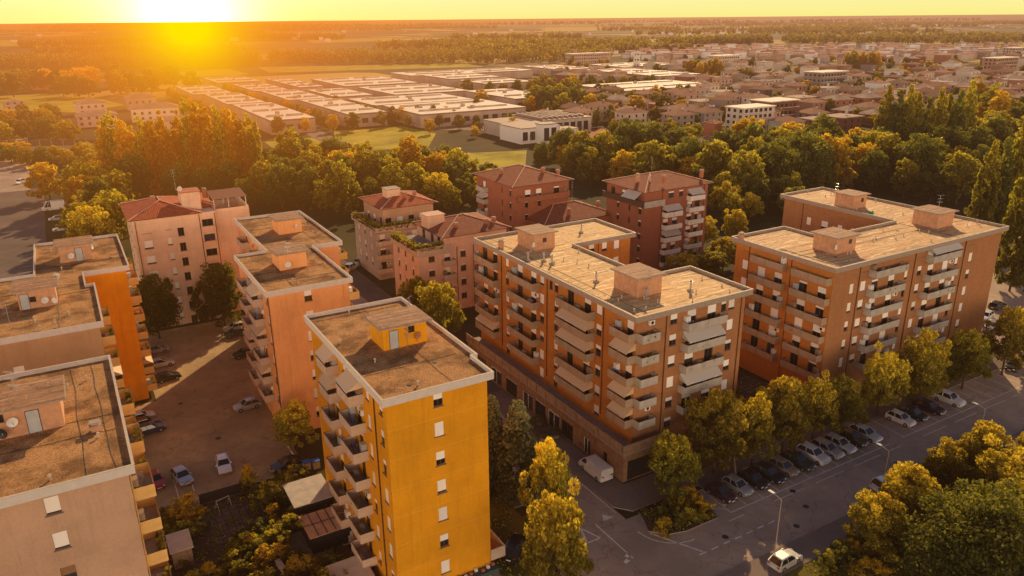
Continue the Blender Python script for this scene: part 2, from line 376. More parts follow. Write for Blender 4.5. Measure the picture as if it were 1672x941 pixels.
M['frame_white'] = plain('white_frame', (0.70, 0.66, 0.60), 0.5)
M['sill'] = plain('stone_sill', (0.20, 0.16, 0.13), 0.8)
M['shutter'] = shutter_mat('white_roller_shutter', (0.97, 0.93, 0.88))
M['shutter_brown'] = shutter_mat('brown_roller_shutter', (0.30, 0.16, 0.09))
M['glass'] = glass('window_glass'); M['shopglass'] = glass('shop_glass', (0.03, 0.028, 0.025), 0.12)
M['carglass'] = glass('car_glass', (0.014, 0.018, 0.02), 0.05)
M['awning'] = striped('cream_awning', (0.80, 0.62, 0.42), (0.62, 0.40, 0.22), 5.0)
M['awning_grey'] = striped('grey_awning', (0.62, 0.58, 0.52), (0.45, 0.42, 0.38), 5.0)
M['gravel'] = gravel('roof_gravel', (0.035, 0.014, 0.006), (0.60, 0.27, 0.09), (1.0, 0.62, 0.30))
M['hutroof'] = membrane('felt_hut_roof', (0.36, 0.19, 0.10), (0.10, 0.05, 0.03), (0.50, 0.30, 0.18))
M['membrane'] = membrane('bleached_roof_felt', (0.74, 0.46, 0.19), (0.20, 0.105, 0.05), (0.97, 0.74, 0.42))
M['membrane2'] = membrane('weathered_roof_felt', (0.66, 0.40, 0.18), (0.17, 0.09, 0.045), (0.95, 0.70, 0.42))
M['tiles'] = tiles('clay_tiles', (0.50, 0.13, 0.055)); M['tiles_brown'] = tiles('brown_clay_tiles', (0.36, 0.12, 0.065))
M['tiles_far'] = far_plain('far_clay_tiles', (0.33, 0.145, 0.085)); M['tiles_far2'] = far_plain('far_grey_tiles', (0.34, 0.24, 0.18))
M['tiles_far2'] = plain('far_grey_tiles', (0.36, 0.25, 0.19), 0.9, var=0.4, scale=0.12)
M['ridge'] = plain('ridge_tiles', (0.62, 0.38, 0.26), 0.8)
M['clay'] = plain('terracotta', (0.45, 0.16, 0.08), 0.9)
M['bark'] = plain('bark', (0.07, 0.045, 0.028), 0.95, var=0.4, scale=4, bump=0.5)
M['soil'] = plain('soil', (0.085, 0.05, 0.03), 0.95, var=0.4)
M['wood'] = plain('weathered_wood', (0.30, 0.20, 0.13), 0.9, var=0.3, scale=3)
M['blue'] = plain('blue_plastic', (0.03, 0.12, 0.40), 0.5)
M['red'] = plain('red_cloth', (0.45, 0.04, 0.03), 0.7)
M['tyre'] = plain('tyre_rubber', (0.02, 0.02, 0.02), 0.85); M['rimm'] = plain('wheel_rim', (0.42, 0.42, 0.43), 0.3, 0.8)
M['lamp_clear'] = plain('headlight_lens', (0.75, 0.76, 0.76), 0.15, 0.2, spec=0.6); M['lamp_red'] = plain('tail_light_lens', (0.35, 0.02, 0.015), 0.2, spec=0.6)
G_ = lambda n, s, t, tc: foliage(n, s, t, tc)
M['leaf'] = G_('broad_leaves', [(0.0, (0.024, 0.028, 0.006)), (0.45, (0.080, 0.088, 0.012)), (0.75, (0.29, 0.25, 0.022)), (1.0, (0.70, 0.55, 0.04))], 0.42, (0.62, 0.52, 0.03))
M['leaf_lit'] = G_('sunlit_tint_leaves', [(0.0, (0.022, 0.026, 0.006)), (0.4, (0.11, 0.11, 0.014)), (0.7, (0.42, 0.34, 0.03)), (1.0, (0.95, 0.70, 0.05))], 0.40, (0.80, 0.60, 0.03))  # brighter copy of the broad leaves, sunlight painted into the colour
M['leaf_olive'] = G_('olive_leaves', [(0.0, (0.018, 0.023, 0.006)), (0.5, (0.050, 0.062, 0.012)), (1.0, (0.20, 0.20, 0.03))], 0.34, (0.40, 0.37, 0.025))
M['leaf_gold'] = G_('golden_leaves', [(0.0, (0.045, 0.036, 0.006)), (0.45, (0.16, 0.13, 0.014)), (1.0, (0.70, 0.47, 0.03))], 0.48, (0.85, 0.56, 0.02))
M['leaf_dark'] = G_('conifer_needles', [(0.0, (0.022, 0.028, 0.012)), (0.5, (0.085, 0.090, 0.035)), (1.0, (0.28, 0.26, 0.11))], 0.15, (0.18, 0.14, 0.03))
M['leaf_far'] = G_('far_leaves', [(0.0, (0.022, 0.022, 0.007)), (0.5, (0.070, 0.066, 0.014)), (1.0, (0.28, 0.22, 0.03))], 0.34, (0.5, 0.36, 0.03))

# ------------------------------------------------------------------ facade parts (x along the wall, -y outwards)
def window_me(w, h, fr):
    def f():
        b = MB(); t = 0.07
        b.box(-w/2, w/2, .10, .16, 0, t); b.box(-w/2, w/2, .10, .16, h-t, h)
        b.box(-w/2, -w/2+t, .10, .16, t, h-t); b.box(w/2-t, w/2, .10, .16, t, h-t)
        if w > 0.9: b.box(-t/2, t/2, .10, .16, t, h-t)
        b.box(-w/2-.10, w/2+.10, -.09, .12, -.08, -.004, 1)
        return b.mesh('window', [M[fr], M['sill']])
    return cached(('win', w, h, fr), f)
def pane_me(w, h):
    def f():
        b = MB(); b.quad((-w/2, .135, 0), (w/2, .135, 0), (w/2, .135, h), (-w/2, .135, h)); return b.mesh('pane', M['glass'])
    return cached(('pane', w, h), f)
def shut_me(w, h, d, mat):
    def f():
        b = MB(); b.box(-w/2+.02, w/2-.02, .055, .085, h*(1-d), h-.01); return b.mesh('shutter', M[mat])
    return cached(('shut', w, h, d, mat), f)
class Fac:
    """one straight wall of a block; local metres of the building's root"""
    def __init__(s, a, b):
        s.a = a; s.L = math.hypot(b[0]-a[0], b[1]-a[1]); s.d = ((b[0]-a[0])/s.L, (b[1]-a[1])/s.L)
        s.n = (s.d[1], -s.d[0]); s.ang = math.atan2(s.d[1], s.d[0]); s.holes = []
    def pt(s, x, o=0.0, z=0.0): return (s.a[0]+s.d[0]*x+s.n[0]*o, s.a[1]+s.d[1]*x+s.n[1]*o, z)
    def wall(s, mb, z0, z1, m=0, mr=0):
        """wall skin with real openings and reveals"""
        H = [h for h in s.holes if h[0] > 0.02 and h[1] < s.L-0.02 and h[3] < z1-.01]
        xs = sorted({0.0, s.L} | {round(h[0], 3) for h in H} | {round(h[1], 3) for h in H})
        zs = sorted({z0, z1} | {round(max(h[2], z0), 3) for h in H} | {round(h[3], 3) for h in H})
        for i in range(len(xs)-1):
            run = None
            for k in range(len(zs)-1):
                cx = (xs[i]+xs[i+1])/2; cz = (zs[k]+zs[k+1])/2
                hole = any(h[0] < cx < h[1] and h[2] < cz < h[3] for h in H)
                if not hole and run is None: run = zs[k]
                if run is not None and (hole or k == len(zs)-2):
                    top = zs[k] if hole else zs[k+1]
                    mb.quad(s.pt(xs[i], 0, run), s.pt(xs[i+1], 0, run), s.pt(xs[i+1], 0, top), s.pt(xs[i], 0, top), m); run = None
        for h in H:
            x0, x1, a, b = h[0], h[1], max(h[2], z0), h[3]; q = -0.20
            mb.quad(s.pt(x0, 0, a), s.pt(x1, 0, a), s.pt(x1, q, a), s.pt(x0, q, a), mr)
            mb.quad(s.pt(x0, q, b), s.pt(x1, q, b), s.pt(x1, 0, b), s.pt(x0, 0, b), mr)
            mb.quad(s.pt(x0, 0, a), s.pt(x0, q, a), s.pt(x0, q, b), s.pt(x0, 0, b), mr)
            mb.quad(s.pt(x1, q, a), s.pt(x1, 0, a), s.pt(x1, 0, b), s.pt(x1, q, b), mr)
            mb.quad(s.pt(x0, q, a), s.pt(x1, q, a), s.pt(x1, q, b), s.pt(x0, q, b), mr)
def add_window(root, fc, x, z, w=1.1, h=1.5, shut=None, fr='frame', sm='shutter'):
    """opening centred at x with its sill at z"""
    fc.holes.append((x-w/2, x+w/2, z, z+h))
    o = put('window', window_me(w, h, fr), root, fc.pt(x, 0, z), fc.ang)
    put('pane', pane_me(w, h), o)
    if shut is None: shut = rnd.choice([0.35, 0.5, 0.6, 0.75, 1.0, 1.0, 0.85])
    if shut > 0: put('shutter', shut_me(w, h, shut, sm), o)
    return o
def add_door(root, fc, x, z, w=1.4, h=2.25, shut=None, sm='shutter'):
    fc.holes.append((x-w/2, x+w/2, z, z+h))
    o = put('balcony_door', window_me(w, h, 'frame'), root, fc.pt(x, 0, z), fc.ang)
    put('pane', pane_me(w, h), o)
    if shut is None: shut = rnd.choice([0, 0.15, 0.3, 0.5, 1.0])
    if shut > 0: put('shutter', shut_me(w, h, shut, sm), o)
    return o
def balcony_me(w, d, pm, gap=True, hh=1.02):
    def f():
        b = MB()
        b.box(-w/2, w/2, -d, -0.003, -.16, 0, 1)
        z0, z1 = -.10, hh; t = .07
        if gap and w > 3:
            b.box(-w/2, -.03, -d-t, -d, z0, z1); b.box(.03, w/2, -d-t, -d, z0, z1)
        else: b.box(-w/2, w/2, -d-t, -d, z0, z1)
        b.box(-w/2-t, -w/2, -d-t, -.003, z0, z1); b.box(w/2, w/2+t, -d-t, -.003, z0, z1)
        b.box(-w/2-t-.01, w/2+t+.01, -d-t-.02, -d-t+.02, z1+.002, z1+.04, 2)
        b.box(-w/2-t-.01, -w/2-t+.03, -d-t+.022, -.01, z1+.002, z1+.04, 2); b.box(w/2+t-.03, w/2+t+.01, -d-t+.022, -.01, z1+.002, z1+.04, 2)
        return b.mesh('balcony', [M[pm], M['slab'], M['dark']])
    return cached(('bal', w, d, pm, gap, hh), f)
def awning_me(w, d, mt, drop=1.0):
    def f():
        b = MB(); z1 = 2.5; z0 = z1-drop; e = d+.14
        b.quad((-w/2, -e, z0), (w/2, -e, z0), (w/2, -.02, z1), (-w/2, -.02, z1))
        b.quad((-w/2, -e, z0-.18), (w/2, -e, z0-.18), (w/2, -e, z0), (-w/2, -e, z0))
        b.poly([(-w/2, -e, z0), (-w/2, -.02, z1), (-w/2, -.02, z0+.1)]); b.poly([(w/2, -e, z0), (w/2, -.02, z0+.1), (w/2, -.02, z1)])
        b.cyl((-w/2, -e, z0-.01), (w/2, -e, z0-.01), .035, n=6, m=1)
        return b.mesh('awning', [M[mt], M['steel']])
    return cached(('awn', w, d, mt, drop), f)
def clutter(bal, w, d, seed):
    """things kept out on a balcony: planters, drying rack, cupboard, chairs"""
    r = random.Random(seed)
    if r.random() < .75:
        for k in range(r.randint(1, 4)):
            b = MB(); b.cyl((0, 0, 0), (0, 0, .3), .12, .16, 8, 0)
            for q in range(30):
                a = r.random()*6.28; rr = r.random()*.34; z = .25+r.random()*.8; s = .09+r.random()*.08; p = (math.cos(a)*rr, math.sin(a)*rr, z)
                b.quad((p[0]-s, p[1], p[2]-s*.5), (p[0], p[1]-s, p[2]+s*.3), (p[0]+s, p[1], p[2]+s*.5), (p[0], p[1]+s, p[2]-s*.2), 1)
            build(b, 'potted_plant', [M['clay'], M['leaf']], bal, (-w/2+.4+(w-.8)*r.random(), -d+.2, 0))
    if r.random() < .5:
        b = MB(); x = (r.random()-.5)*(w-1.6)
        for k in range(5): b.box(x-.5, x+.5, -d*.5-.2+k*.1, -d*.5-.19+k*.1, .95, .97)
        for sx in (-.45, .45): b.cyl((x+sx, -d*.5-.2, 0), (x+sx, -d*.5+.2, .95), .015, n=5); b.cyl((x+sx, -d*.5+.2, 0), (x+sx, -d*.5-.2, .95), .015, n=5)
        for k in range(3):
            yy = -d*.5-.15+k*.15; b.quad((x-.4+k*.1, yy, .45), (x+.1+k*.1, yy, .45), (x+.1+k*.1, yy, .96), (x-.4+k*.1, yy, .96), 1)
        build(b, 'drying_rack', [M['steel'], M[r.choice(['white', 'white', 'blue', 'red'])]], bal)
    if r.random() < .5:
        b = MB(); x = r.choice([-1, 1])*(w/2-.45)
        b.box(x-.35, x+.35, -.55, -.05, 0, 1.7); b.box(x-.01, x+.01, -.565, -.55, .1, 1.6, 1)
        build(b, 'cupboard', [M[r.choice(['white', 'door_grey', 'wood'])], M['dark']], bal)
def add_balcony(root, fc, x, z, w, d=1.3, pm='panel', awn=None, doors=None, gap=True, seed=0, hh=1.02):
    o = put('balcony', balcony_me(w, d, pm, gap, hh), root, fc.pt(x, 0, z), fc.ang)
    if awn: put('awning', awning_me(round(w-.1, 2), d, awn), o)
    if (seed*7+int(z*3)) % 4 == 0:
        def ac(): b = MB(); b.box(-.42, .42, -.34, -.03, 1.7, 2.3); b.cyl((0, -.35, 2.0), (0, -.36, 2.0), .22, n=12, m=1); return b.mesh('air_conditioner', [M['white'], M['dark']])
        put('air_conditioner', cached('ac', ac), o, (w*.5-.5, 0, 0))
    clutter(o, w, d, seed*13+int(z*7)+int(x*3))
    r = random.Random(int(z*31+x*7))
    for q in (doors if doors is not None else ([-w*.27, w*.27] if w > 4 else [0.0])):
        add_door(root, fc, x+q, z+.02, 1.5 if w > 4 else 1.3, 2.2, r.choice([0, 0.15, 0.3, 0.5, 1.0, 0.4]))
    return o
def pipe(root, fc, x, z1, z0=0.3, mat='pipe'):
    b = MB(); b.cyl((0, -.09, 0), (0, -.09, z1-z0), .06, n=6)
    for k in range(int((z1-z0)/3)): b.box(-.09, .09, -.12, -.003, k*3+1, k*3+1.08)
    build(b, 'downpipe', M[mat], root, fc.pt(x, 0, z0), fc.ang)
def offset(poly, o):
    n = len(poly); out = []
    for i in range(n):
        p, q, r = poly[i-1], poly[i], poly[(i+1) % n]
        d1 = ((q[0]-p[0]), (q[1]-p[1])); l = math.hypot(*d1); d1 = (d1[0]/l, d1[1]/l)
        d2 = ((r[0]-q[0]), (r[1]-q[1])); l = math.hypot(*d2); d2 = (d2[0]/l, d2[1]/l)
        n1 = (d1[1], -d1[0]); n2 = (d2[1], -d2[0])
        k = 1.0/(1.0+n1[0]*n2[0]+n1[1]*n2[1])
        out.append((q[0]+(n1[0]+n2[0])*o*k, q[1]+(n1[1]+n2[1])*o*k))
    return out
def ring(mb, outer, inner, z0, z1, m=0):
    n = len(outer)
    for i in range(n):
        j = (i+1) % n; a, b, c, d = outer[i], outer[j], inner[j], inner[i]
        mb.quad((*a, z0), (*b, z0), (*b, z1), (*a, z1), m); mb.quad((*d, z0), (*d, z1), (*c, z1), (*c, z0), m)
        mb.quad((*a, z1), (*b, z1), (*c, z1), (*d, z1), m); mb.quad((*a, z0), (*d, z0), (*c, z0), (*b, z0), m)
class Block:
    def __init__(s, name, label, roofpoly, ztop, inset, wallmats, group=None, base=0.0, z0=0.0):
        """roofpoly in grid metres (outer edge of the eaves), ccw; wallmats: one material key per edge or one for all"""
        s.u0, s.v0 = roofpoly[0]
        s.root = thing(name, label, 'apartment block', s.u0, s.v0, 0, group=group)
        s.roof = [(p[0]-s.u0, p[1]-s.v0) for p in roofpoly]
        s.walls = offset(s.roof, -inset); s.ztop = ztop
        s.f = [Fac(s.walls[i], s.walls[(i+1) % len(s.walls)]) for i in range(len(s.walls))]
        s.mats = wallmats
        s.z0 = z0
    def at(s, k, c):
        """distance along edge k of the grid coordinate c (u on front/back walls, v on side walls)"""
        f = s.f[k]
        return abs(c-s.u0-f.a[0]) if abs(f.d[0]) > .5 else abs(c-s.v0-f.a[1])
    def loc(s, u, v, z=0.0): return (u-s.u0, v-s.v0, z)
    def close(s, wall_top, soffit_mat='concrete', trim=None):
        keys = s.mats if isinstance(s.mats, list) else [s.mats]*len(s.f)
        uniq = list(dict.fromkeys(keys)); mb = MB()
        for f, k in zip(s.f, keys): f.wall(mb, s.z0, wall_top, uniq.index(k), len(uniq))
        build(mb, 'wall', [M[k] for k in uniq]+[M[trim or uniq[0]]], s.root)
    def flat_roof(s, fascia, cover, thick=.72, rim=.16):
        mb = MB(); zt = s.ztop
        mb.prism(s.roof, zt-thick, zt-.40, 0)
        ring(mb, s.roof, offset(s.roof, -rim), zt-.3995, zt, 0)
        ring(mb, offset(s.roof, .03), offset(s.roof, -rim-.03), zt+.002, zt+.045, 1)
        build(mb, 'roof', [M[fascia], M['rim']], s.root)
        b2 = MB(); b2.poly([(*p, zt-.38) for p in offset(s.roof, -rim-.002)]); build(b2, 'roof_covering', M[cover], s.root)
def hut(bk, u0, u1, v0, v1, h, wm, zr, over=.5, roofm='hutroof', door=None, win=None):
    b = MB(); w, d = u1-u0, v1-v0
    b.box(0, w, 0, d, 0, h)
    o = build(b, 'stair_hut', M[wm], bk.root, bk.loc(u0, v0, zr))
    r = MB(); r.box(-over, w+over, -over, d+over, h+.002, h+.13, 1); r.box(-over+.08, w+over-.08, -over+.08, d+over-.08, h+.132, h+.17, 0)
    build(r, 'hut_roof', [M[roofm], M['concrete']], o)
    if door is not None:
        q = MB(); q.box(door-.45, door+.45, -.05, -.003, .02, 2.0); q.box(door-.5, door+.5, -.03, -.002, 0, 2.05, 1); build(q, 'door', [M['door_grey'], M['dark']], o)
    for (x, z) in (win or []):
        q = MB(); q.box(x-.3, x+.3, -.035, -.003, z, z+.6, 0); q.box(x-.36, x+.36, -.02, -.002, z-.06, z+.66, 1); build(q, 'hut_window', [M['glass'], M['frame']], o)
    return o
def chimney(bk, u, v, z, kind='steel', h=1.3):
    b = MB()
    if kind == 'steel':
        b.box(-.3, .3, -.3, .3, 0, .25, 1); b.cyl((0, 0, .25), (0, 0, h), .13, n=10); b.cyl((0, 0, h), (0, 0, h+.12), .22, .22, 10); b.cyl((0, 0, h+.12), (0, 0, h+.3), .2, .02, 10)
        m = [M['steel'], M['concrete']]
    else:
        b.box(-.35, .35, -.3, .3, 0, h, 1); b.box(-.45, .45, -.4, .4, h+.002, h+.1, 0); b.box(-.28, .28, -.24, .24, h+.1, h+.3, 1); b.box(-.4, .4, -.35, .35, h+.302, h+.38, 0)
        m = [M['concrete'], M['clay'] if kind == 'clay' else M['hut']]
    build(b, 'chimney', m, bk.root, bk.loc(u, v, z))
def vent(bk, u, v, z):
    def f():
        b = MB(); b.cyl((0, 0, 0), (0, 0, .38), .07, n=8); b.cyl((0, 0, .38), (0, 0, .5), .14, .1, 8); return b.mesh('roof_vent', M['rim'])
    put('roof_vent', cached('vent', f), bk.root, bk.loc(u, v, z))
def roof_lines(bk, u0, u1, v0, v1, z, n, seed):
    """lightning wires and cables pinned across a roof, with small drain grates"""
    r = random.Random(seed); b = MB()
    for k in range(n):
        a = (r.uniform(u0, u1), v0) if k % 2 else (u0, r.uniform(v0, v1)); c = (a[0]+r.uniform(-.6, .6), v1) if k % 2 else (u1, a[1]+r.uniform(-.6, .6)); pr = None
        for q in range(9):
            t = q/8; p = (a[0]+(c[0]-a[0])*t+r.uniform(-.12, .12)-bk.u0, a[1]+(c[1]-a[1])*t+r.uniform(-.12, .12)-bk.v0, z+.05)
            if pr: b.cyl(pr, p, .022, n=4)
            pr = p
    build(b, 'roof_cable', M['dark'], bk.root)
    for k in range(3):
        g = MB(); g.cyl((0, 0, 0), (0, 0, .06), .22, n=10); build(g, 'roof_drain', M['dark'], bk.root, bk.loc(r.uniform(u0, u1), r.uniform(v0, v1), z))
def antenna(bk, u, v, z, h=3.2):
    b = MB(); b.cyl((0, 0, 0), (0, 0, h), .028, n=6)
    for k, (zz, w) in enumerate(((h, 1.1), (h-.6, .8), (h-1.2, 1.0))):
        b.cyl((-w/2, 0, zz), (w/2, 0, zz), .016, n=5)
        for q in range(6): x = -w/2+w*q/5; b.cyl((x, -.28+.02*q, zz+.01), (x, .28-.02*q, zz+.01), .009, n=4)
    build(b, 'antenna', M['steel'], bk.root, bk.loc(u, v, z), rnd.random()*3)
def dish(bk, u, v, z, az=2.2, r=.45, mat='white'):
    b = MB(); n = 14; rings = 4; pts = []
    for k in range(rings+1):
        rr = r*k/rings; y = -.25*(rr/r)**2*r*1.2
        pts.append([(rr*math.cos(2*math.pi*q/n), y+.15, rr*math.sin(2*math.pi*q/n)) for q in range(n)])
    for k in range(rings):
        for q in range(n):
            p = (q+1) % n; b.quad(pts[k][q], pts[k][p], pts[k+1][p], pts[k+1][q])
    b.cyl((0, .15, 0), (0, .15, -.7), .03, n=6, m=1); b.cyl((0, -.05, -.2), (0, -.5, .05), .015, n=5, m=1); b.box(-.05, .05, -.56, -.48, 0, .1, 1)
    build(b, 'satellite_dish', [M[mat], M['steel']], bk.root, bk.loc(u, v, z), az, smooth=True)
def slope_roof(bk_root, x0, x1, y0, y1, ze, over, pitch, mat, name='roof', ridge=True):
    """hipped roof over a rectangle, with eaves board and ridge tiles"""
    X0, X1, Y0, Y1 = x0-over, x1+over, y0-over, y1+over
    w, d = X1-X0, Y1-Y0; hw = min(w, d)/2; h = hw*pitch
    if w >= d: A, B = (X0+hw, (Y0+Y1)/2), (X1-hw, (Y0+Y1)/2)
    else: A, B = ((X0+X1)/2, Y0+hw), ((X0+X1)/2, Y1-hw)
    zt = ze+h+.12; zb = ze+.12; mb = MB(); uvs = []
    def face(pts, ax):
        mb.poly(pts); s = math.sqrt(1+pitch*pitch)
        for p in pts: uvs.append(((p[0], (p[2]-zb)*s/pitch) if ax == 0 else (p[1], (p[2]-zb)*s/pitch)))
    c = [(X0, Y0, zb), (X1, Y0, zb), (X1, Y1, zb), (X0, Y1, zb)]; a = (*A, zt); b = (*B, zt)
    if w >= d:
        face([c[0], c[1], b, a], 0); face([c[2], c[3], a, b], 0); face([c[1], c[2], b], 1); face([c[3], c[0], a], 1)
        hips = [(c[0], a), (c[3], a), (c[1], b), (c[2], b), (a, b)]
    else:
        face([c[0], c[1], a], 0); face([c[2], c[3], b], 0); face([c[1], c[2], b, a], 1); face([c[3], c[0], a, b], 1)
        hips = [(c[0], a), (c[1], a), (c[2], b), (c[3], b), (a, b)]
    me = mb.mesh(name, M[mat]); lay = me.uv_layers.new(name='slope'); lay.data.foreach_set('uv', [q for p in uvs for q in p])
    ro = put(name, me, bk_root)
    e = MB(); e.box(X0+.02, X1-.02, Y0+.02, Y1-.02, ze, ze+.115); build(e, 'eaves', M['frame'], ro)
    if ridge:
        r = MB()
        for p, q in hips: r.cyl((p[0], p[1], p[2]+.03), (q[0], q[1], q[2]+.03), .12, n=6)
        build(r, 'ridge', M['ridge'], ro)
    return ro, zt
# ------------------------------------------------------------------ the long brick block in the middle (shops below)
E_ = Block('apartment_block', 'long orange brick block with bleached flat roof and a row of shops along its foot', [(55.8, 66.3), (75.4, 66.3), (75.4, 78.3), (67.6, 78.3), (67.6, 96.6), (80.3, 96.6), (80.3, 108.2), (55.8, 108.2)],
           22.0, 0.65, ['brick_brown', 'brick_glow_tint', 'brick_glow_tint', 'brick_glow_tint', 'brick_glow_tint', 'brick_glow_tint', 'brick_glow_tint', 'brick_glow_tint'])
zr = [19.62-2.94*i for i in range(6)]            # window sills, top floor first
F0, FL = E_.f[0], E_.f[7]
def rows(bk, k, c, zs, w, h=1.5, **kw):
    f = bk.f[k]; x = bk.at(k, c)
    for z in zs: add_window(bk.root, f, x, z, w, h, **kw)
rows(E_, 0, 62.4, zr, 1.15); rows(E_, 0, 72.3, zr[:5], 1.1)
rows(E_, 0, 70.9, [zr[0]], 0.9)
rows(E_, 7, 74.55, zr, 1.15); rows(E_, 7, 84.6, zr, 0.95); rows(E_, 7, 88.35, zr, 1.1); rows(E_, 7, 98.4, zr, 0.95); rows(E_, 7, 86.0, [zr[0]], .8, shut=0.0)
for i in range(5):
    z = zr[i]-.93
    add_balcony(E_.root, F0, E_.at(0, 67.1), z, 6.4, 1.25, 'panel_grey', {1: 'awning_grey', 3: 'awning_grey'}.get(i), seed=1)
    add_balcony(E_.root, FL, E_.at(7, 79.1), z, 7.3, 1.25, 'panel_e', {1: 'awning', 2: 'awning', 4: 'awning'}.get(i), seed=2)
    add_balcony(E_.root, FL, E_.at(7, 92.6), z, 7.2, 1.25, 'panel_e', None, seed=3)
    # the balcony that wraps the near corner, and its twin at the far end
    xa = E_.at(0, 56.4)
    add_balcony(E_.root, F0, 1.35, z, 2.6, 1.2, 'panel_grey', None, [], seed=4)
    add_balcony(E_.root, FL, E_.at(7, 68.75), z, 3.7, 1.25, 'panel_e', {1: 'awning', 3: 'awning', 4: 'awning'}.get(i), [0.6], gap=True, seed=5)
    add_balcony(E_.root, FL, E_.at(7, 103.9), z, 6.2, 1.25, 'panel_e', {4: 'awning'}.get(i), seed=6)
for c in (73.5, 86.9, 100.1): pipe(E_.root, FL, E_.at(7, c), 21.2, 5.6)
for c in (61.1, 74.0): pipe(E_.root, F0, E_.at(0, c), 21.2)
rows(E_, 4, 71.7, zr, 1.1); rows(E_, 4, 74.3, zr, 1.0); rows(E_, 4, 76.8, zr, 1.1)
pipe(E_.root, E_.f[4], E_.at(4, 73.0), 21.2)
rows(E_, 1, 70, zr, 1.1); rows(E_, 1, 75, zr, 1.1)
for c in (82, 86, 90, 94): rows(E_, 3, c, zr[:4], 1.1)
for c in (59, 63, 69, 75): rows(E_, 6, c, zr[:5], 1.1)
for c in (99.5, 104): rows(E_, 5, c, zr[:5], 1.1)
E_.close(21.28)
E_.flat_roof('concrete', 'membrane')
# podium with shops and a long terrace above them
pm = MB(); pw = Fac(E_.loc(54.2, 108.4)[:2], E_.loc(54.2, 65.6)[:2])
shops = []
for k, c in enumerate([103.5, 98.5, 93.6, 88.7, 85.2, 81.6, 78.2]):
    x = 108.4-c; wd = 3.4 if k < 3 else 2.9; shops.append((x, wd)); pw.holes.append((x-wd/2, x+wd/2, .12, 2.75))
for x, wd in ((108.4-73.4, 1.5), (108.4-69.4, .9)): shops.append((x, wd)); pw.holes.append((x-wd/2, x+wd/2, .12, 2.5))
pw.wall(pm, 0, 4.0, 0, 0)
a, b = E_.loc(54.2, 65.6), E_.loc(56.45, 108.4)
fr2 = Fac(E_.loc(54.2, 65.6)[:2], E_.loc(60.9, 65.6)[:2]); fr2.holes.append((.7, 5.6, .1, 2.9)); fr2.wall(pm, 0, 4.0, 0, 0)
pm.box(a[0]-.25, b[0], a[1]-.25, b[1], 4.002, 4.2, 1); pm.box(b[0]+.002, E_.loc(60.9, 0)[0], a[1]-.25, E_.loc(0, 66.93)[1], 4.002, 4.2, 1)
pm.box(a[0]-.25, a[0]-.12, a[1]-.25, b[1], 4.202, 5.45, 2); pm.box(a[0]-.118, E_.loc(60.9, 0)[0], a[1]-.25, a[1]-.12, 4.202, 5.45, 2)
for k in range(17): y = a[1]+k*2.52; pm.box(a[0]-.27, a[0]-.252, y, y+.05, 4.1, 5.45, 3)
podium = build(pm, 'podium', [plain('podium_render', (.27, .145, .08), .9, var=.3), M['slab'], plain('terrace_panels', (.34, .215, .13), .9, var=.3), M['dark']], E_.root)
for i, (x, wd) in enumerate(shops):
    q = MB(); t = .06
    q.quad((-wd/2, .16, .12), (wd/2, .16, .12), (wd/2, .16, 2.7), (-wd/2, .16, 2.7), 1)
    for xx in ((-wd/2, -wd/2+t), (wd/2-t, wd/2), (-t/2, t/2)): q.box(xx[0], xx[1], .08, .15, .12, 2.45)
    q.box(-wd/2, wd/2, .08, .15, 2.4, 2.5); q.box(-wd/2+.1, wd/2-.1, .05, .075, 2.5, 2.74, 2 if i % 3 else 3)
    build(q, 'shop_front', [M['frame_white'] if i % 2 else M['dark'], M['shopglass'], M['panel_grey'], M['frame']], podium, pw.pt(x, 0, 0), pw.ang)
q = MB(); q.quad((.7, .16, .1), (5.6, .16, .1), (5.6, .16, 2.9), (.7, .16, 2.9)); build(q, 'shop_front', M['shopglass'], podium, fr2.pt(0, 0, 0), fr2.ang)
for k in range(16):
    b2 = MB(); n = rnd.randint(1, 3)
    for j in range(n):
        x = 1.0+k*2.55+j*.6; b2.box(x, x+.4, .3, .65, 0, .35, 0)
        for q_ in range(14):
            s = .1+rnd.random()*.1; p = (x+.2+rnd.uniform(-.3, .3), .5+rnd.uniform(-.3, .3), .35+rnd.random()*.6)
            b2.quad((p[0]-s, p[1], p[2]), (p[0], p[1]-s, p[2]+s), (p[0]+s, p[1], p[2]), (p[0], p[1]+s, p[2]-s), 1)
    build(b2, 'terrace_planter', [M['clay'], M['leaf']], E_.root, pw.pt(0, 0, 4.2), pw.ang)
ZR = 21.62
for (u0, u1, v0, v1, wn) in ((60.9, 65.0, 72.5, 77.4, []), (60.8, 64.7, 97.6, 102.4, [(2.0, 1.2)])):
    hut(E_, u0, u1, v0, v1, 2.55, 'hut', ZR, .45, 'hutroof', None, wn)
for (u, v) in ((57.3, 93.6), (59.2, 92.2), (59.5, 90.4), (73.2, 102.4), (60.2, 80.4), (68.6, 70.9), (61.8, 71.7)): chimney(E_, u, v, ZR, 'steel', 1.25)
chimney(E_, 57.2, 101.6, ZR, 'box', 1.1)
for k in range(26): vent(E_, *((rnd.uniform(57, 74.5), rnd.uniform(67.3, 77.5)) if k % 2 else (rnd.uniform(57, 66.8), rnd.uniform(79, 107))), ZR)
antenna(E_, 62.4, 72.1, ZR, 3.6)
cb = MB()
for k in range(7):
    x0, y0 = rnd.uniform(57, 66), rnd.uniform(68, 100); an = rnd.random()*3; l = rnd.uniform(1.5, 4)
    p, q = E_.loc(x0, y0), E_.loc(x0+math.cos(an)*l, y0+math.sin(an)*l)
    cb.cyl((p[0], p[1], ZR+.04), (q[0], q[1], ZR+.04), .03, n=5)


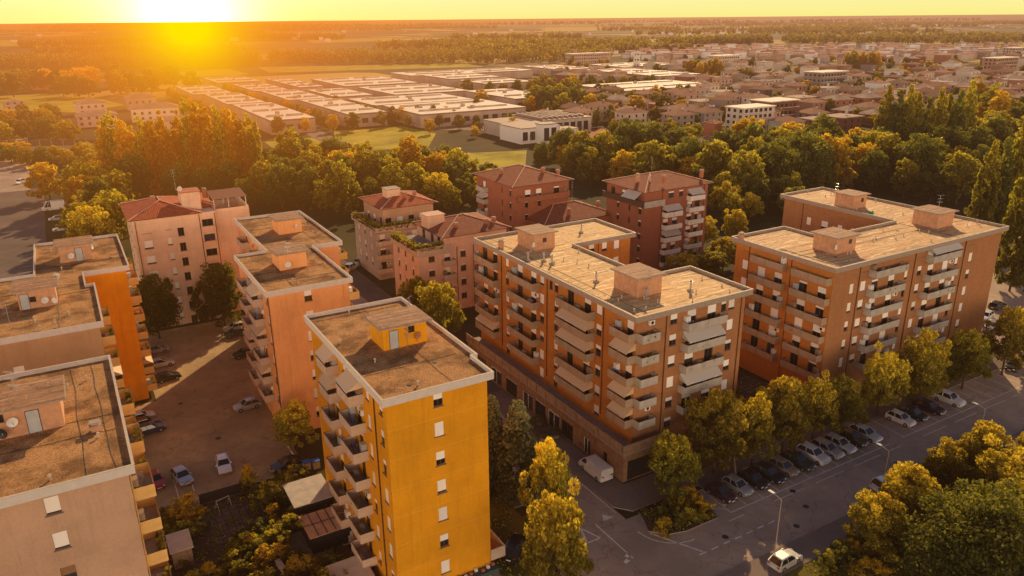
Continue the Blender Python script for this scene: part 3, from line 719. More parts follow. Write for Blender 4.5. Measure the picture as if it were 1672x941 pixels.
# ------------------------------------------------------------------ the brick block on the right
F_ = Block('apartment_block', 'brown brick apartment block on the right with felt roof and three stair huts', [(91.9, 66.3), (136.1, 66.3), (136.1, 104.2), (123.5, 104.2), (123.5, 78.8), (104.3, 78.8), (104.3, 86.5), (91.9, 86.5)],
           22.0, 0.65, ['brick_brown']*4+['brick_glow_tint']*2+['brick_glow_tint', 'brick_glow_tint'])
zf = [20.05-2.97*i for i in range(7)]
rows(F_, 0, 96.9, zf[:6], 0.85, 1.55); rows(F_, 0, 99.5, zf[:6], 1.2)
rows(F_, 0, 109.9, zf[:6], 0.8, 1.7); rows(F_, 0, 113.3, zf[:6], 1.05); rows(F_, 0, 127.2, zf[:6], 1.0); rows(F_, 0, 123.2, zf[:6], 0.85)
for i in range(6):
    z = zf[i]-.95 if i else zf[i]-.8
    add_balcony(F_.root, F_.f[0], F_.at(0, 104.3), z, 7.4, 1.3, 'panel_grey', None, seed=11)
    add_balcony(F_.root, F_.f[0], F_.at(0, 118.2), z, 7.3, 1.3, 'panel_grey', 'awning_grey' if i == 0 else None, seed=12)
    add_balcony(F_.root, F_.f[7], F_.at(7, 78.5), z, 6.3, 1.1, 'panel_e', None, seed=13)
    add_balcony(F_.root, F_.f[7], F_.at(7, 70.4), z, 6.3, 1.1, 'panel_e', None, seed=14)
rows(F_, 7, 83.6, zf[:6], 1.3)
for c in (98.3, 111.6, 125.0): pipe(F_.root, F_.f[0], F_.at(0, c), 21.2)
for c in (82.9, 74.5): pipe(F_.root, F_.f[7], F_.at(7, c), 21.2)
rows(F_, 3, 97.2, zf[:4], 1.0, 1.5); rows(F_, 3, 93.5, zf[:4], 1.5); rows(F_, 3, 90.1, zf[:4], 1.0); rows(F_, 3, 87.0, zf[:4], 1.3); rows(F_, 3, 82, zf[:4], 1.1)
pipe(F_.root, F_.f[3], F_.at(3, 98.8), 21.2)
for c in (72, 80, 88, 96): rows(F_, 1, c, zf[:6], 1.2)
F_.close(21.28)
F_.flat_roof('concrete', 'membrane2')
for (u0, u1, v0, v1, wn) in ((98.6, 103.2, 71.7, 75.9, [(3.2, 1.3)]), (125.5, 130.1, 72.5, 77.0, []), (125.6, 129.4, 89.0, 93.0, [(2.6, 1.2)])):
    hut(F_, u0, u1, v0, v1, 2.5, 'hut', ZR, .5, 'hutroof', None, wn)
for k in range(30): vent(F_, *((rnd.uniform(93, 135), rnd.uniform(67.4, 78)) if k % 3 else (rnd.uniform(124.5, 135), rnd.uniform(79, 103))), ZR)
chimney(F_, 93.0, 85.4, ZR, 'box', .8); antenna(F_, 131.4, 76.2, ZR, 4.4); antenna(F_, 128.5, 95.0, ZR, 3.6)
gb = MB(); gb.box(0, .8, 0, .5, 0, .7); build(gb, 'roof_vent', [plain('green_plastic', (.03, .22, .10), .5)], F_.root, F_.loc(124.6, 84.5, ZR))

# ------------------------------------------------------------------ the yellow tower in front
D_ = Block('apartment_block', 'tall yellow block with gravel roof nearest the camera', [(20.35, 57.85), (31.6, 57.85), (31.6, 62.3), (32.2, 62.3), (32.2, 81.9), (20.35, 81.9)], 24.4, 0.5, 'yellow')
zd = [22.12-3.13*i for i in range(8)]
rows(D_, 0, 25.95, zd, 0.95, 1.45)
rows(D_, 5, 59.75, [z-.1 for z in zd], .85, 1.55); rows(D_, 5, 63.2, [z-.1 for z in zd], .8, 1.5)
for i in range(8):
    z = zd[i]-1.0
    add_balcony(D_.root, D_.f[5], D_.at(5, 66.15), z, 3.5, 1.45, 'panel', 'awning' if i == 0 else None, gap=False, seed=21)
    add_balcony(D_.root, D_.f[5], D_.at(5, 73.7), z, 3.4, 1.2, 'panel', 'awning' if i in (0, 1) else None, gap=False, seed=22)
    if i < 7: add_window(D_.root, D_.f[5], D_.at(5, 69.9), zd[i], .9, 1.4)
pipe(D_.root, D_.f[5], D_.at(5, 61.3), 23.6)
for c in (62, 69, 75): rows(D_, 3, c, zd[:6], 1.2)
D_.close(23.7)
D_.flat_roof('white_fascia', 'gravel')
ZD = 24.02
h_ = hut(D_, 24.8, 29.6, 68.7, 72.5, 2.45, 'yellow', ZD, .55, 'hutroof', 1.15, [(3.1, 1.45)])
antenna(D_, 27.2, 68.2, ZD, 2.6); dish(D_, 28.5, 68.45, ZD+1.0, .3, .42, 'clay')
for (u, v) in ((21.6, 72.9), (24.6, 59.7), (23.0, 66.5), (25.2, 80.5), (29.0, 79.0)): vent(D_, u, v, ZD)
tb = MB(); w0 = D_.loc(31.15, 58.4)
tb.box(w0[0], w0[0]+1.6, w0[1], w0[1]+8, 2.6, 2.8, 1); tb.box(w0[0], w0[0]+1.6, w0[1]-.08, w0[1]-.002, 2.6, 3.9, 0); tb.box(w0[0]+1.602, w0[0]+1.68, w0[1]-.08, w0[1]+8, 2.6, 3.9, 0); tb.box(w0[0], w0[0]+1.5, w0[1]+.02, w0[1]+7.9, 2.802, 2.82, 2)
build(tb, 'terrace', [M['panel'], M['slab'], M['clay']], D_.root)
sg = MB(); sg.box(-3.4, 2.6, -1.1, -.003, 0, .12); sg.box(-3.4, 2.6, -1.16, -1.1, -.3, .25)
for k in range(9):
    x = -3.1+k*.66; sg.box(x, x+.3, -.8+.2*(k % 3), -.5+.2*(k % 3), .12, .35+.1*(k % 2), 1+k % 2)
build(sg, 'entrance_canopy', [plain('teal_canopy', (.05, .085, .10), .6), M['clay'], M['white']], D_.root, D_.f[0].pt(8.0, 0, 2.15), 0)

# ------------------------------------------------------------------ the peach stepped block behind it
C_ = Block('apartment_block', 'peach stepped block with two gravel roofs between the parking court and the lane', [(19.9, 99.0), (31.9, 99.0), (31.9, 118.0), (36.8, 118.0), (36.8, 142.8), (24.8, 142.8), (24.8, 119.0), (19.9, 119.0)], 22.0, 0.5, 'peach')
zc = [19.6-2.95*i for i in range(7)]
rows(C_, 0, 25.6, [zc[0]]+zc[2:6]+[zc[1]]+[zc[6]], 1.05)
rows(C_, 7, 101.2, zc, .8, 1.3)
for i in range(6):
    z = zc[i]-.95
    add_balcony(C_.root, C_.f[7], C_.at(7, 105.7), z, 4.0, 1.3, 'panel', 'awning' if i in (0, 2, 4) else None, gap=False, seed=31)
    add_balcony(C_.root, C_.f[7], C_.at(7, 112.2), z, 4.0, 1.3, 'panel', 'awning' if i == 3 else None, gap=False, seed=32)
    add_balcony(C_.root, C_.f[5], C_.at(5, 126.5), z, 4.0, 1.3, 'panel', None, gap=False, seed=33)
    add_balcony(C_.root, C_.f[5], C_.at(5, 136.0), z, 4.0, 1.3, 'panel', None, gap=False, seed=34)
    add_balcony(C_.root, C_.f[1], C_.at(1, 101.5), z, 3.8, 1.4, 'panel_yellow', None, gap=False, seed=35)
    add_balcony(C_.root, C_.f[3], C_.at(3, 121.0), z, 3.8, 1.4, 'panel_yellow', None, gap=False, seed=36)
rows(C_, 5, 121.5, zc, .8, 1.3); rows(C_, 5, 131.3, zc, .9)
pipe(C_.root, C_.f[7], C_.at(7, 100.0), 21.2); pipe(C_.root, C_.f[0], C_.at(0, 30.6), 21.2, mat='peach')
C_.close(21.28); C_.flat_roof('white_fascia', 'gravel')
hut(C_, 24.3, 28.3, 108.6, 112.9, 2.4, 'peach', ZR, .5, 'hutroof', None, []); hut(C_, 29.3, 33.2, 128.6, 132.9, 2.4, 'peach', ZR, .5, 'hutroof', None, [])
antenna(C_, 25.5, 107.9, ZR, 4.2); dish(C_, 25.4, 108.2, ZR+.9, -.3); dish(C_, 32.2, 128.2, ZR+1.3, .4, .35)
for k in range(12): vent(C_, *((rnd.uniform(21, 31), rnd.uniform(100, 117)) if k % 2 else (rnd.uniform(26, 36), rnd.uniform(120, 141))), ZR)

# ------------------------------------------------------------------ left: block with beige front and orange wing
B_ = Block('apartment_block', 'beige block with a bright orange wing at the left edge, behind the nearest roof', [(-22.0, 99.0), (0.7, 99.0), (0.7, 115.7), (-0.4, 115.7), (-0.4, 122.0), (5.6, 122.0), (5.6, 142.8), (-6.6, 142.8), (-6.6, 124.7), (-22.0, 124.7)], 22.0, 0.5,
           ['buff', 'buff', 'orange', 'orange', 'orange', 'orange', 'orange', 'orange', 'buff', 'buff'])
for i in range(7):
    z = zc[i]-.95
    add_balcony(B_.root, B_.f[5], B_.at(5, 125.2), z, 3.6, 1.35, 'panel_yellow', 'awning' if i == 5 else None, gap=False, seed=41)
    add_balcony(B_.root, B_.f[5], B_.at(5, 133.2), z, 3.6, 1.35, 'panel_yellow', None, gap=False, seed=42)
    add_balcony(B_.root, B_.f[1], B_.at(1, 101.8), z, 3.6, 1.35, 'panel_yellow', 'awning' if i == 2 else None, gap=False, seed=43)
    add_balcony(B_.root, B_.f[1], B_.at(1, 109.4), z, 3.6, 1.35, 'panel_yellow', None, gap=False, seed=44)
rows(B_, 0, -8.8, zc[1:], 1.1)
B_.close(21.28); B_.flat_roof('white_fascia', 'gravel')
hut(B_, -8.1, -3.9, 109.8, 114.2, 2.5, 'hut', ZR, .5, 'hutroof', .7, [(1.6, .9)]); hut(B_, -3.1, 1.2, 130.0, 134.2, 2.5, 'hut', ZR, .5, 'hutroof', 2.6, [])
dish(B_, -5.2, 109.3, ZR+1.0, .3); dish(B_, -4.2, 109.2, ZR+.8, -.6, .4); dish(B_, -3.6, 113.8, ZR+2.6, .5, .5); dish(B_, -1.6, 129.4, ZR+1.1, .2); dish(B_, 1.5, 131.5, ZR+1.6, 1.2, .45)
for k in range(12): vent(B_, *((rnd.uniform(-10, 0), rnd.uniform(100, 121)) if k % 2 else (rnd.uniform(-5.5, 4.5), rnd.uniform(123, 141))), ZR)

A_ = Block('apartment_block', 'nearest block at the lower left corner with a plain buff wall and gravel roof', [(-24.0, 57.9), (0.56, 57.9), (0.56, 81.4), (-24.0, 81.4)], 24.4, 0.5, 'pinkgrey')
za = [21.85-3.07*i for i in range(7)]
rows(A_, 0, -5.15, za[:2], 1.0, 1.45, shut=.88); rows(A_, 0, -5.15, za[3:], 1.0, 1.45); rows(A_, 0, -5.15, [za[2]], 1.0, 1.45, shut=.5, sm='shutter_brown')
rows(A_, 0, -14.5, za, 1.0, 1.45)
for i in range(7):
    z = za[i]-.95
    add_balcony(A_.root, A_.f[1], A_.at(1, 60.6), z, 3.6, 1.55, 'panel_yellow', 'awning' if i == 4 else None, gap=False, seed=51)
    add_balcony(A_.root, A_.f[1], A_.at(1, 68.2), z, 3.6, 1.55, 'panel_yellow', None, gap=False, seed=52)
    add_balcony(A_.root, A_.f[1], A_.at(1, 76.2), z, 3.6, 1.55, 'panel_yellow', None, gap=False, seed=53)
pipe(A_.root, A_.f[1], .35, 23.6, mat='panel_yellow')
A_.close(23.7); A_.flat_roof('white_fascia', 'gravel')
hut(A_, -11.5, -3.8, 68.3, 72.6, 2.5, 'hut', ZD, .5, 'hutroof', 5.6, [(3.3, 1.55)])
dish(A_, -7.3, 67.9, ZD+1.5, .2, .42); dish(A_, -8.2, 67.8, ZD+.75, -.4, .46, 'dark'); dish(A_, -9.6, 67.9, ZD+.7, .5, .46)
antenna(A_, -6.8, 69.5, ZD+2.6, 2.6); chimney(A_, -1.6, 66.0, ZD, 'box', .5)
for (u, v) in ((-1.5, 64.6), (-5.0, 59.6), (-1.8, 77.0), (-3.4, 76.0)): vent(A_, u, v, ZD)

roof_lines(E_, 56.6, 66.8, 67.2, 107.4, ZR, 5, 1); roof_lines(F_, 92.8, 135.2, 67.2, 78, ZR, 6, 2); roof_lines(D_, 21.2, 30.8, 58.8, 81, ZD, 3, 3); roof_lines(C_, 20.8, 31, 100, 117, ZR, 3, 4); roof_lines(C_, 25.6, 36, 120, 142, ZR, 2, 5); roof_lines(B_, -20, 0, 100, 121, ZR, 3, 6); roof_lines(A_, -20, -.2, 58.8, 80.5, ZD, 4, 7); roof_lines(B_, -5.5, 4.8, 124, 142, ZR, 2, 8)
antenna(D_, 31.0, 76.5, ZD, 2.2); antenna(B_, -9, 104, ZR, 3.0); antenna(C_, 30.8, 104.2, ZR, 2.6); dish(E_, 60.4, 97.0, ZR+1.2, .4, .42); dish(F_, 98.2, 71.4, ZR+1.3, .2, .42)

# ------------------------------------------------------------------ cream block with red hipped roof (left of centre)
def simple_block(label, poly, ze, walls, inset=0.0):
    b = Block('apartment_block', label, poly, ze, inset, walls); return b
G2 = simple_block('cream block with red tiled hip roof and terrace pergola behind the court trees', [(8.7, 153), (23.3, 153), (23.3, 155), (30.0, 155), (30.0, 168), (8.7, 168)], 21.6, 'cream')
zg = [18.9-2.95*i for i in range(7)]
rows(G2, 0, 10.9, zg, 1.5, 1.5); rows(G2, 0, 14.6, [z+.2 for z in zg], .75, 1.4, shut=.9); rows(G2, 0, 16.75, [z-1.3 for z in zg], 1.1, 1.6, shut=0.0)
for i in range(6):
    add_door(G2.root, G2.f[0], 13.0, zg[i]-1.0, 2.0, 2.3, 0)
    b = MB(); b.box(-1.3, 1.3, -.12, -.004, -.1, 1.0); b.box(-1.3, 1.3, -.16, -.125, .9, 1.02, 1); build(b, 'loggia_parapet', [M['cream'], M['clay']], G2.root, G2.f[0].pt(13.0, 0, zg[i]-1.0))
for c in (9.2, 20.3, 23.1): pipe(G2.root, G2.f[0], G2.at(0, c), 21.3, mat='pipe')
for c in (156, 161, 165): rows(G2, 5, c, zg[:6], 1.0)
G2.close(20.4)
mb = MB(); p = G2.loc(8.7, 153); mb.box(.002, 14.6, .002, 15.0, 20.402, 21.6); build(mb, 'attic', M['cream'], G2.root)
slope_roof(G2.root, 0, 11.4, 0, 15, 21.62, .75, .30, 'tiles')
slope_roof(G2.root, 11.45, 14.6, 3.4, 15, 21.9, .6, .32, 'tiles', 'roof')
b = MB(); b.box(9.2, 12.6, 2.2, 6.0, 21.7, 25.2); b.box(9.0, 12.8, 2.0, 6.2, 25.202, 25.35, 1); build(b, 'stair_hut', [M['cream'], M['clay']], G2.root)
b = MB(); b.box(14.61, 21.2, 2.0, 2.12, 20.402, 21.4); b.box(21.22, 21.32, 2.0, 15, 20.402, 21.4)
for x in (14.9, 17.6, 20.9): b.box(x, x+.12, 2.4, 2.52, 21, 23.3, 1); b.box(x, x+.12, 8.0, 8.12, 21, 23.9, 1)
b.quad((14.7, 2.1, 23.3), (21.2, 2.1, 23.3), (21.2, 8.3, 23.95), (14.7, 8.3, 23.95), 2); build(b, 'terrace_pergola', [M['cream'], M['frame_white'], M['tiles_far']], G2.root)
antenna(G2, 17.5, 158, 25.3, 4.0); dish(G2, 18.0, 156.2, 25.9, .3, .5); chimney(G2, 13.2, 158, 23.2, 'clay', 1.2); chimney(G2, 22.6, 158.4, 23.2, 'clay', 1.6)

H2 = simple_block('grey rendered block with roof garden and red tiled penthouse left of the pale pink block', [(57.3, 158), (72.3, 158), (72.3, 173), (57.3, 173)], 12.2, 'greywall')
zh = [9.2-3.2*i for i in range(3)]
for i, z in enumerate(zh):
    add_balcony(H2.root, H2.f[0], 1.2, z-.9, 3.0, 1.3, 'panel', None, [0.0], gap=False, seed=61)
    add_balcony(H2.root, H2.f[0], 9.0, z-.9, 3.6, 1.3, 'panel', None, [0.0], gap=False, seed=62)
    add_window(H2.root, H2.f[0], 5.2, z, 1.2); 
    for c in (3, 7, 11): add_window(H2.root, H2.f[3], c, z, .8, 1.7)
for c in (4, 10): rows(H2, 1, 158+c, zh, 1.2)
H2.close(11.0)
mb = MB(); mb.box(-.5, 15.3, -.5, 15.3, 11.002, 11.2, 1); ring(mb, [(-.55, -.55), (15.4, -.55), (15.4, 15.4), (-.55, 15.4)], [(-.4, -.4), (15.2, -.4), (15.2, 15.2), (-.4, 15.2)], 11.202, 12.3, 0)
build(mb, 'roof_terrace', [M['panel'], M['slab']], H2.root)
pf = MB(); pw2 = [Fac((2.6, 2.4), (15.0, 2.4)), Fac((15.0, 2.4), (15.0, 15.0)), Fac((15.0, 15.0), (2.6, 15.0)), Fac((2.6, 15.0), (2.6, 2.4))]
for x in (1.2, 4.0, 6.8, 9.6): add_door(H2.root, pw2[0], x, 11.25, 1.4, 2.2)
for x in (3, 7, 11): add_door(H2.root, pw2[3], x, 11.25, 1.4, 2.2)
for f in pw2: f.wall(pf, 11.2, 15.7)
build(pf, 'penthouse', M['pinkgrey'], H2.root)
slope_roof(H2.root, 2.6, 15.0, 2.4, 15.0, 15.7, .9, .30, 'tiles')
b = MB(); b.box(5.5, 8.7, 6.5, 9.7, 16, 18.9); b.box(5.3, 8.9, 6.3, 9.9, 18.902, 19.05, 1); build(b, 'stair_hut', [M['cream'], M['concrete']], H2.root)
chimney(H2, 66.6, 163.2, 16.6, 'clay', 1.3); chimney(H2, 69.3, 164.0, 16.4, 'clay', 1.3)

I2 = simple_block('pale pink block with leafy corner terrace and brown hip roof beside the lane', [(55.9, 132), (75.6, 132), (75.6, 145), (55.9, 145)], 15.2, 'rose')
zi = [11.0-2.95*i for i in range(4)]
rows(I2, 0, 58.7, zi, 1.3, 1.5, shut=.25, fr='frame'); rows(I2, 0, 65.6, zi, 1.2, 1.5, shut=.2)
for i, z in enumerate(zi):
    add_balcony(I2.root, I2.f[0], 6.2, z-.9, 2.4, 1.2, 'panel', None, [0.0], gap=False, seed=71)
    add_balcony(I2.root, I2.f[0], 14.0, z-.9, 3.6, 1.2, 'panel', None, [0.0], gap=False, seed=72)
    for c in (134.8, 138.5, 142): add_window(I2.root, I2.f[3], I2.at(3, c), z, .8, 1.6, .3)
add_window(I2.root, I2.f[0], I2.at(0, 70.2), 13.4, 1.0, 1.3, 0)
for c in (64.2, 67.9): pipe(I2.root, I2.f[0], I2.at(0, c), 13.3)
I2.close(13.2)
mb = MB(); mb.poly([(-.1, -.1, 13.21), (7, -.1, 13.21), (7, 13, 13.21), (0, 13, 13.21)], 1); mb.box(-.35, 6.9, -.35, -.2, 12.3, 14.15); mb.box(-.35, -.2, -.19, 13, 12.3, 14.15); build(mb, 'roof_terrace', [M['panel'], M['slab']], I2.root)
mb = MB(); mb.box(5.6, 19.7, 0.002, 12.98, 13.201, 15.6); build(mb, 'attic', M['rose'], I2.root)
for y in (2.2, 5.4, 9.5):
    q = MB(); q.box(-.05, -.003, -.7, .7, 0, 1.95, 0); q.box(-.08, -.004, -.78, -.702, 0, 2.0, 1); q.box(-.08, -.004, .702, .78, 0, 2.0, 1); build(q, 'balcony_door', [M['glass'], M['frame_white']], I2.root, (5.6, y, 13.3))
slope_roof(I2.root, 5.6, 19.7, 0, 13, 15.6, .8, .30, 'tiles_brown')
b = MB(); b.box(5.2, 8.9, 6.5, 9.7, 15.4, 18.4); b.box(5.0, 9.1, 6.3, 9.9, 18.402, 18.55, 1); build(b, 'stair_hut', [M['cream'], M['ridge']], I2.root)
for (u, v, k) in ((65.3, 134.2, 'clay'), (70.5, 139, 'steel'), (72.0, 133.8, 'clay'), (74.0, 134.4, 'clay')): chimney(I2, u, v, 16.2, k, 1.0)
def planting(root, x0, x1, y0, y1, z, n, mat='leaf'):
    b = MB()
    for k in range(n):
        p = (rnd.uniform(x0, x1), rnd.uniform(y0, y1), z+rnd.random()**1.5*1.3); s = .12+rnd.random()*.16; a = rnd.random()*3
        dx, dy = math.cos(a)*s, math.sin(a)*s; dz = rnd.uniform(-s, s)
        b.quad((p[0]-dx, p[1]-dy, p[2]-dz), (p[0]+dy, p[1]-dx, p[2]+dz), (p[0]+dx, p[1]+dy, p[2]+dz), (p[0]-dy, p[1]+dx, p[2]-dz))
    struct(build(b, 'terrace_planting', M[mat], root), 'stuff')
planting(I2.root, -.6, .8, -.4, 12.5, 13.6, 1100); planting(I2.root, 0, 5.2, -.5, .6, 13.6, 500)
planting(H2.root, -.7, .6, -.4, 15, 11.7, 1500); planting(H2.root, 0, 15, -.7, .5, 11.7, 1400)

J2 = simple_block('red brick block with brown hip roof and mast behind the low brick house', [(88, 150), (103.3, 150), (103.3, 168), (88, 168)], 19.4, 'brick_red')
zj = [17.0-2.95*i for i in range(6)]
rows(J2, 3, 151.6, zj, .9, 1.4, shut=.1); rows(J2, 3, 155.5, zj, .5, 1.4, shut=0.)
for i, z in enumerate(zj): add_balcony(J2.root, J2.f[3], J2.at(3, 164.2), z-.9, 3.6, 1.3, 'panel_grey', 'awning_grey' if i == 1 else None, [0.], gap=False, seed=81)
for c in (91.5, 95.0): rows(J2, 0, c, zj[1:], .9, 1.4, shut=.1)
add_balcony(J2.root, J2.f[0], 7.8, zj[0]-1.0, 13.5, 1.6, 'brick_red', None, [-4, -1, 4], seed=82)
J2.close(19.3); slope_roof(J2.root, 0, 15.3, 0, 18, 19.4, .9, .32, 'tiles_brown')
antenna(J2, 95.5, 158, 22.3, 3.6); chimney(J2, 98.5, 154, 20.6, 'clay', 1.3); chimney(J2, 90.5, 160, 20.2, 'clay', 1.2); chimney(J2, 102.4, 153.4, 19.8, 'clay', 1.3); antenna(J2, 103.6, 149, 9, 10)

J3 = Block('apartment_block', 'low brick block with wide brown hip roof just behind the long orange block', [(92.2, 143), (111.4, 143), (111.4, 156.4), (92.2, 156.4)], 12, 0, 'brick_red')
for c in (95, 99, 103, 107): rows(J3, 0, c, [8.5, 5.5], 1.1)
for c in (146, 150, 154): rows(J3, 3, c, [8.5, 5.5], 1.1)
J3.close(11.4); slope_roof(J3.root, 0, 19.2, 0, 13.4, 11.45, .8, .34, 'tiles_brown')
chimney(J3, 99.8, 144.6, 12.4, 'clay', 1.2); chimney(J3, 110.3, 147.5, 12.2, 'clay', 1.3)

K2 = simple_block('brick red block with dark wraparound terrace and white balconies right of the low hip roof', [(110.2, 130), (129.0, 130), (129.0, 144), (110.2, 144)], 19.2, 'brick_red')
zk = [13.9-2.95*i for i in range(5)]
rows(K2, 3, 131.6, zk, 1.0, 1.5, shut=.2); rows(K2, 3, 135.4, zk, .6, 1.4, shut=0.); rows(K2, 3, 139.6, zk, .9, 1.4, shut=.2)
for i, z in enumerate([16.6]+zk):
    if i: add_balcony(K2.root, K2.f[0], 7.7, z-.9, 5.0, 1.3, 'white', 'awning_grey' if i in (1, 3) else None, seed=91)
    add_balcony(K2.root, K2.f[0], 14.6, z-.6, 4.4, 1.3, 'white', 'awning_grey' if i == 0 else None, seed=92)
add_window(K2.root, K2.f[0], 7.6, 17.0, 1.6, 1.5, .2); add_window(K2.root, K2.f[0], 10.6, 17.0, 1.2, 1.5, .2)
for x in (4.9, 17.6): pipe(K2.root, K2.f[0], x, 19.0)
for x in (2.4, 6.5, 10.6): add_door(K2.root, K2.f[3], x, 16.3, 1.5, 2.1)
K2.close(19.1); slope_roof(K2.root, 0, 18.8, 0, 14, 19.2, .9, .30, 'tiles_brown')
b = MB(); b.box(-1.3, -.003, -1.3, 13.9, 16.0, 16.2, 1); b.box(-1.4, -1.3, -1.4, 13.9, 15.9, 17.3, 1); b.box(-1.298, 4.7, -1.4, -1.3, 15.9, 17.3, 2); b.box(0.001, 4.7, -1.298, -.003, 16.0, 16.2, 1)
b.quad((-2.2, 1.0, 17.5), (-2.2, 6.0, 17.5), (-.05, 6.0, 18.9), (-.05, 1.0, 18.9), 3); build(b, 'roof_terrace', [M['panel_grey'], M['frame'], M['panel_grey'], M['awning_grey']], K2.root)
for (u, v, k) in ((112.4, 135.6, 'box'), (114.2, 133.4, 'steel'), (116.2, 130.9, 'clay'), (128.0, 131.4, 'clay')): chimney(K2, u, v, 20.4, k, 1.5)
antenna(K2, 118.5, 138, 22, 3.0)
# ------------------------------------------------------------------ ground, roads, courts (stacked sheets a few mm apart)
def sheet(name, pts, z, mat, kind='structure'):
    b = MB(); b.poly([(*xy(u, v), z) for u, v in pts]); o = build(b, name, mat); return struct(o, kind)
def ground_mat():
    m, nt = new_mat('plain_ground'); p = principled(nt, 0.95, 0, 0.1)
    tc = nt.nodes.new('ShaderNodeTexCoord'); pos = tc.outputs['Object']
    mp = N(nt, 'ShaderNodeMapping'); mp.inputs['Rotation'].default_value = (0, 0, -TH); L(nt, pos, mp.inputs['Vector'])
    vo = N(nt, 'ShaderNodeTexVoronoi', Scale=0.0042); vo.distance = 'CHEBYCHEV'; L(nt, mp.outputs[0], vo.inputs['Vector'])
    sepc = nt.nodes.new('ShaderNodeSeparateColor'); L(nt, vo.outputs['Color'], sepc.inputs[0])
    fields = ramp(nt, sepc.outputs[0], [(0.0, (0.07, 0.07, 0.018)), (0.25, (0.26, 0.18, 0.05)), (0.4, (0.50, 0.38, 0.05)), (0.55, (0.12, 0.12, 0.025)), (0.72, (0.62, 0.42, 0.10)), (0.85, (0.20, 0.13, 0.06))], 'CONSTANT')
    w = noise(nt, 0.0025, 6, 0.6, pos); fine = noise(nt, 0.35, 5, 0.75, pos); mid = noise(nt, 0.03, 5, 0.7, pos)
    fields = mixc(nt, ramp(nt, w, [(0.52, (0, 0, 0)), (0.60, (1, 1, 1))]), fields, (0.055, 0.050, 0.015))
    near = ramp(nt, mid, [(0.35, (0.035, 0.032, 0.010)), (0.55, (0.075, 0.060, 0.016)), (0.7, (0.10, 0.075, 0.03))])
    ln = vmath(nt, 'LENGTH', pos).outputs['Value']
    col = mixc(nt, ramp(nt, math_(nt, 'DIVIDE', ln, 3000.0), [(0.17, (0, 0, 0)), (0.26, (1, 1, 1))]), near, fields)
    col = mixc(nt, math_(nt, 'MULTIPLY', fine, 0.3), col, (0.03, 0.028, 0.01))
    L(nt, col, p.inputs['Base Color']); return finish(m, nt, p.outputs[0])
def grass_mat(name, a, b_, c, scale=0.12):
    m, nt = new_mat(name); p = principled(nt, 0.95, 0, 0.1)
    n1 = noise(nt, scale, 6, 0.7); n2 = noise(nt, 3.0, 5, 0.8)
    col = ramp(nt, n1, [(0.35, a), (0.52, b_), (0.68, c)]); col = mixc(nt, math_(nt, 'MULTIPLY', n2, 0.4), col, sc_(a, .5))
    L(nt, col, p.inputs['Base Color']); return finish(m, nt, p.outputs[0])
g = MB(); n = 64; rr = [0, 60, 200, 600, 2000, 8000, 45000]
ringpts = [[(r*math.cos(2*math.pi*k/n), r*math.sin(2*math.pi*k/n), 0) for k in range(n)] for r in rr[1:]]
for k in range(n): g.poly([(0, 0, 0), ringpts[0][k], ringpts[0][(k+1) % n]])
for i in range(len(ringpts)-1):
    for k in range(n): g.quad(ringpts[i][k], ringpts[i+1][k], ringpts[i+1][(k+1) % n], ringpts[i][(k+1) % n])
struct(build(g, 'ground', ground_mat()))
M['road'] = asphalt('road_asphalt', (0.35, 0.265, 0.205), (0.45, 0.33, 0.235))
M['court'] = asphalt('court_asphalt', (0.36, 0.26, 0.145), (0.48, 0.34, 0.175), 0.5)
M['pave'] = asphalt('paving', (0.19, 0.145, 0.12), (0.23, 0.17, 0.13), 0.3, False)
M['road_dark'] = asphalt('dark_asphalt', (0.14, 0.105, 0.09), (0.17, 0.125, 0.10), 0.3)
M['paint'] = plain('road_paint', (0.66, 0.62, 0.57), 0.8, var=0.25, scale=2.0)
M['kerb'] = plain('kerb_stone', (0.26, 0.22, 0.19), 0.9, var=0.2)
M['grass'] = grass_mat('lawn', (0.07, 0.062, 0.014), (0.15, 0.125, 0.022), (0.24, 0.175, 0.035))
M['meadow'] = grass_mat('sunlit_meadow', (0.26, 0.22, 0.02), (0.48, 0.40, 0.03), (0.66, 0.50, 0.05), 0.05)
def paved_mat():
    m, nt = new_mat('brick_paving'); p = principled(nt, 0.9, 0, 0.2)
    tc = nt.nodes.new('ShaderNodeTexCoord'); mp = N(nt, 'ShaderNodeMapping'); mp.inputs['Rotation'].default_value = (0, 0, -TH); L(nt, tc.outputs['Object'], mp.inputs['Vector'])
    br = N(nt, 'ShaderNodeTexBrick', Scale=1.0); br.inputs['Brick Width'].default_value = .9; br.inputs['Row Height'].default_value = .9; br.offset = 0; br.inputs['Mortar Size'].default_value = .05
    br.inputs['Color1'].default_value = (.20, .13, .10, 1); br.inputs['Color2'].default_value = (.12, .085, .07, 1); br.inputs['Mortar'].default_value = (.045, .035, .03, 1); L(nt, mp.outputs[0], br.inputs['Vector'])
    L(nt, mixc(nt, math_(nt, 'MULTIPLY', noise(nt, 2.0, 5), .5), br.outputs['Color'], (.08, .06, .05)), p.inputs['Base Color']); return finish(m, nt, p.outputs[0])
M['slabs'] = paved_mat()
sheet('road', [(-40, 46.6), (520, 46.6), (520, 59.4), (-40, 59.4)], .008, M['road'])
sheet('road', [(42.4, 59.42), (49.9, 59.42), (49.9, 230), (42.4, 230)], .008, M['road'])
sheet('road', [(38, 59.42), (42.38, 59.42), (42.38, 66)], .008, M['road'])
sheet('parking_court', [(0.8, 88.5), (20.6, 88.5), (20.6, 99), (24.5, 119), (24.5, 151.5), (6.0, 151.5), (5.9, 121), (0.8, 121)], .012, M['court'])
sheet('lane', [(37.6, 96), (42.38, 96), (42.38, 176), (37.6, 176)], .008, M['road_dark'])
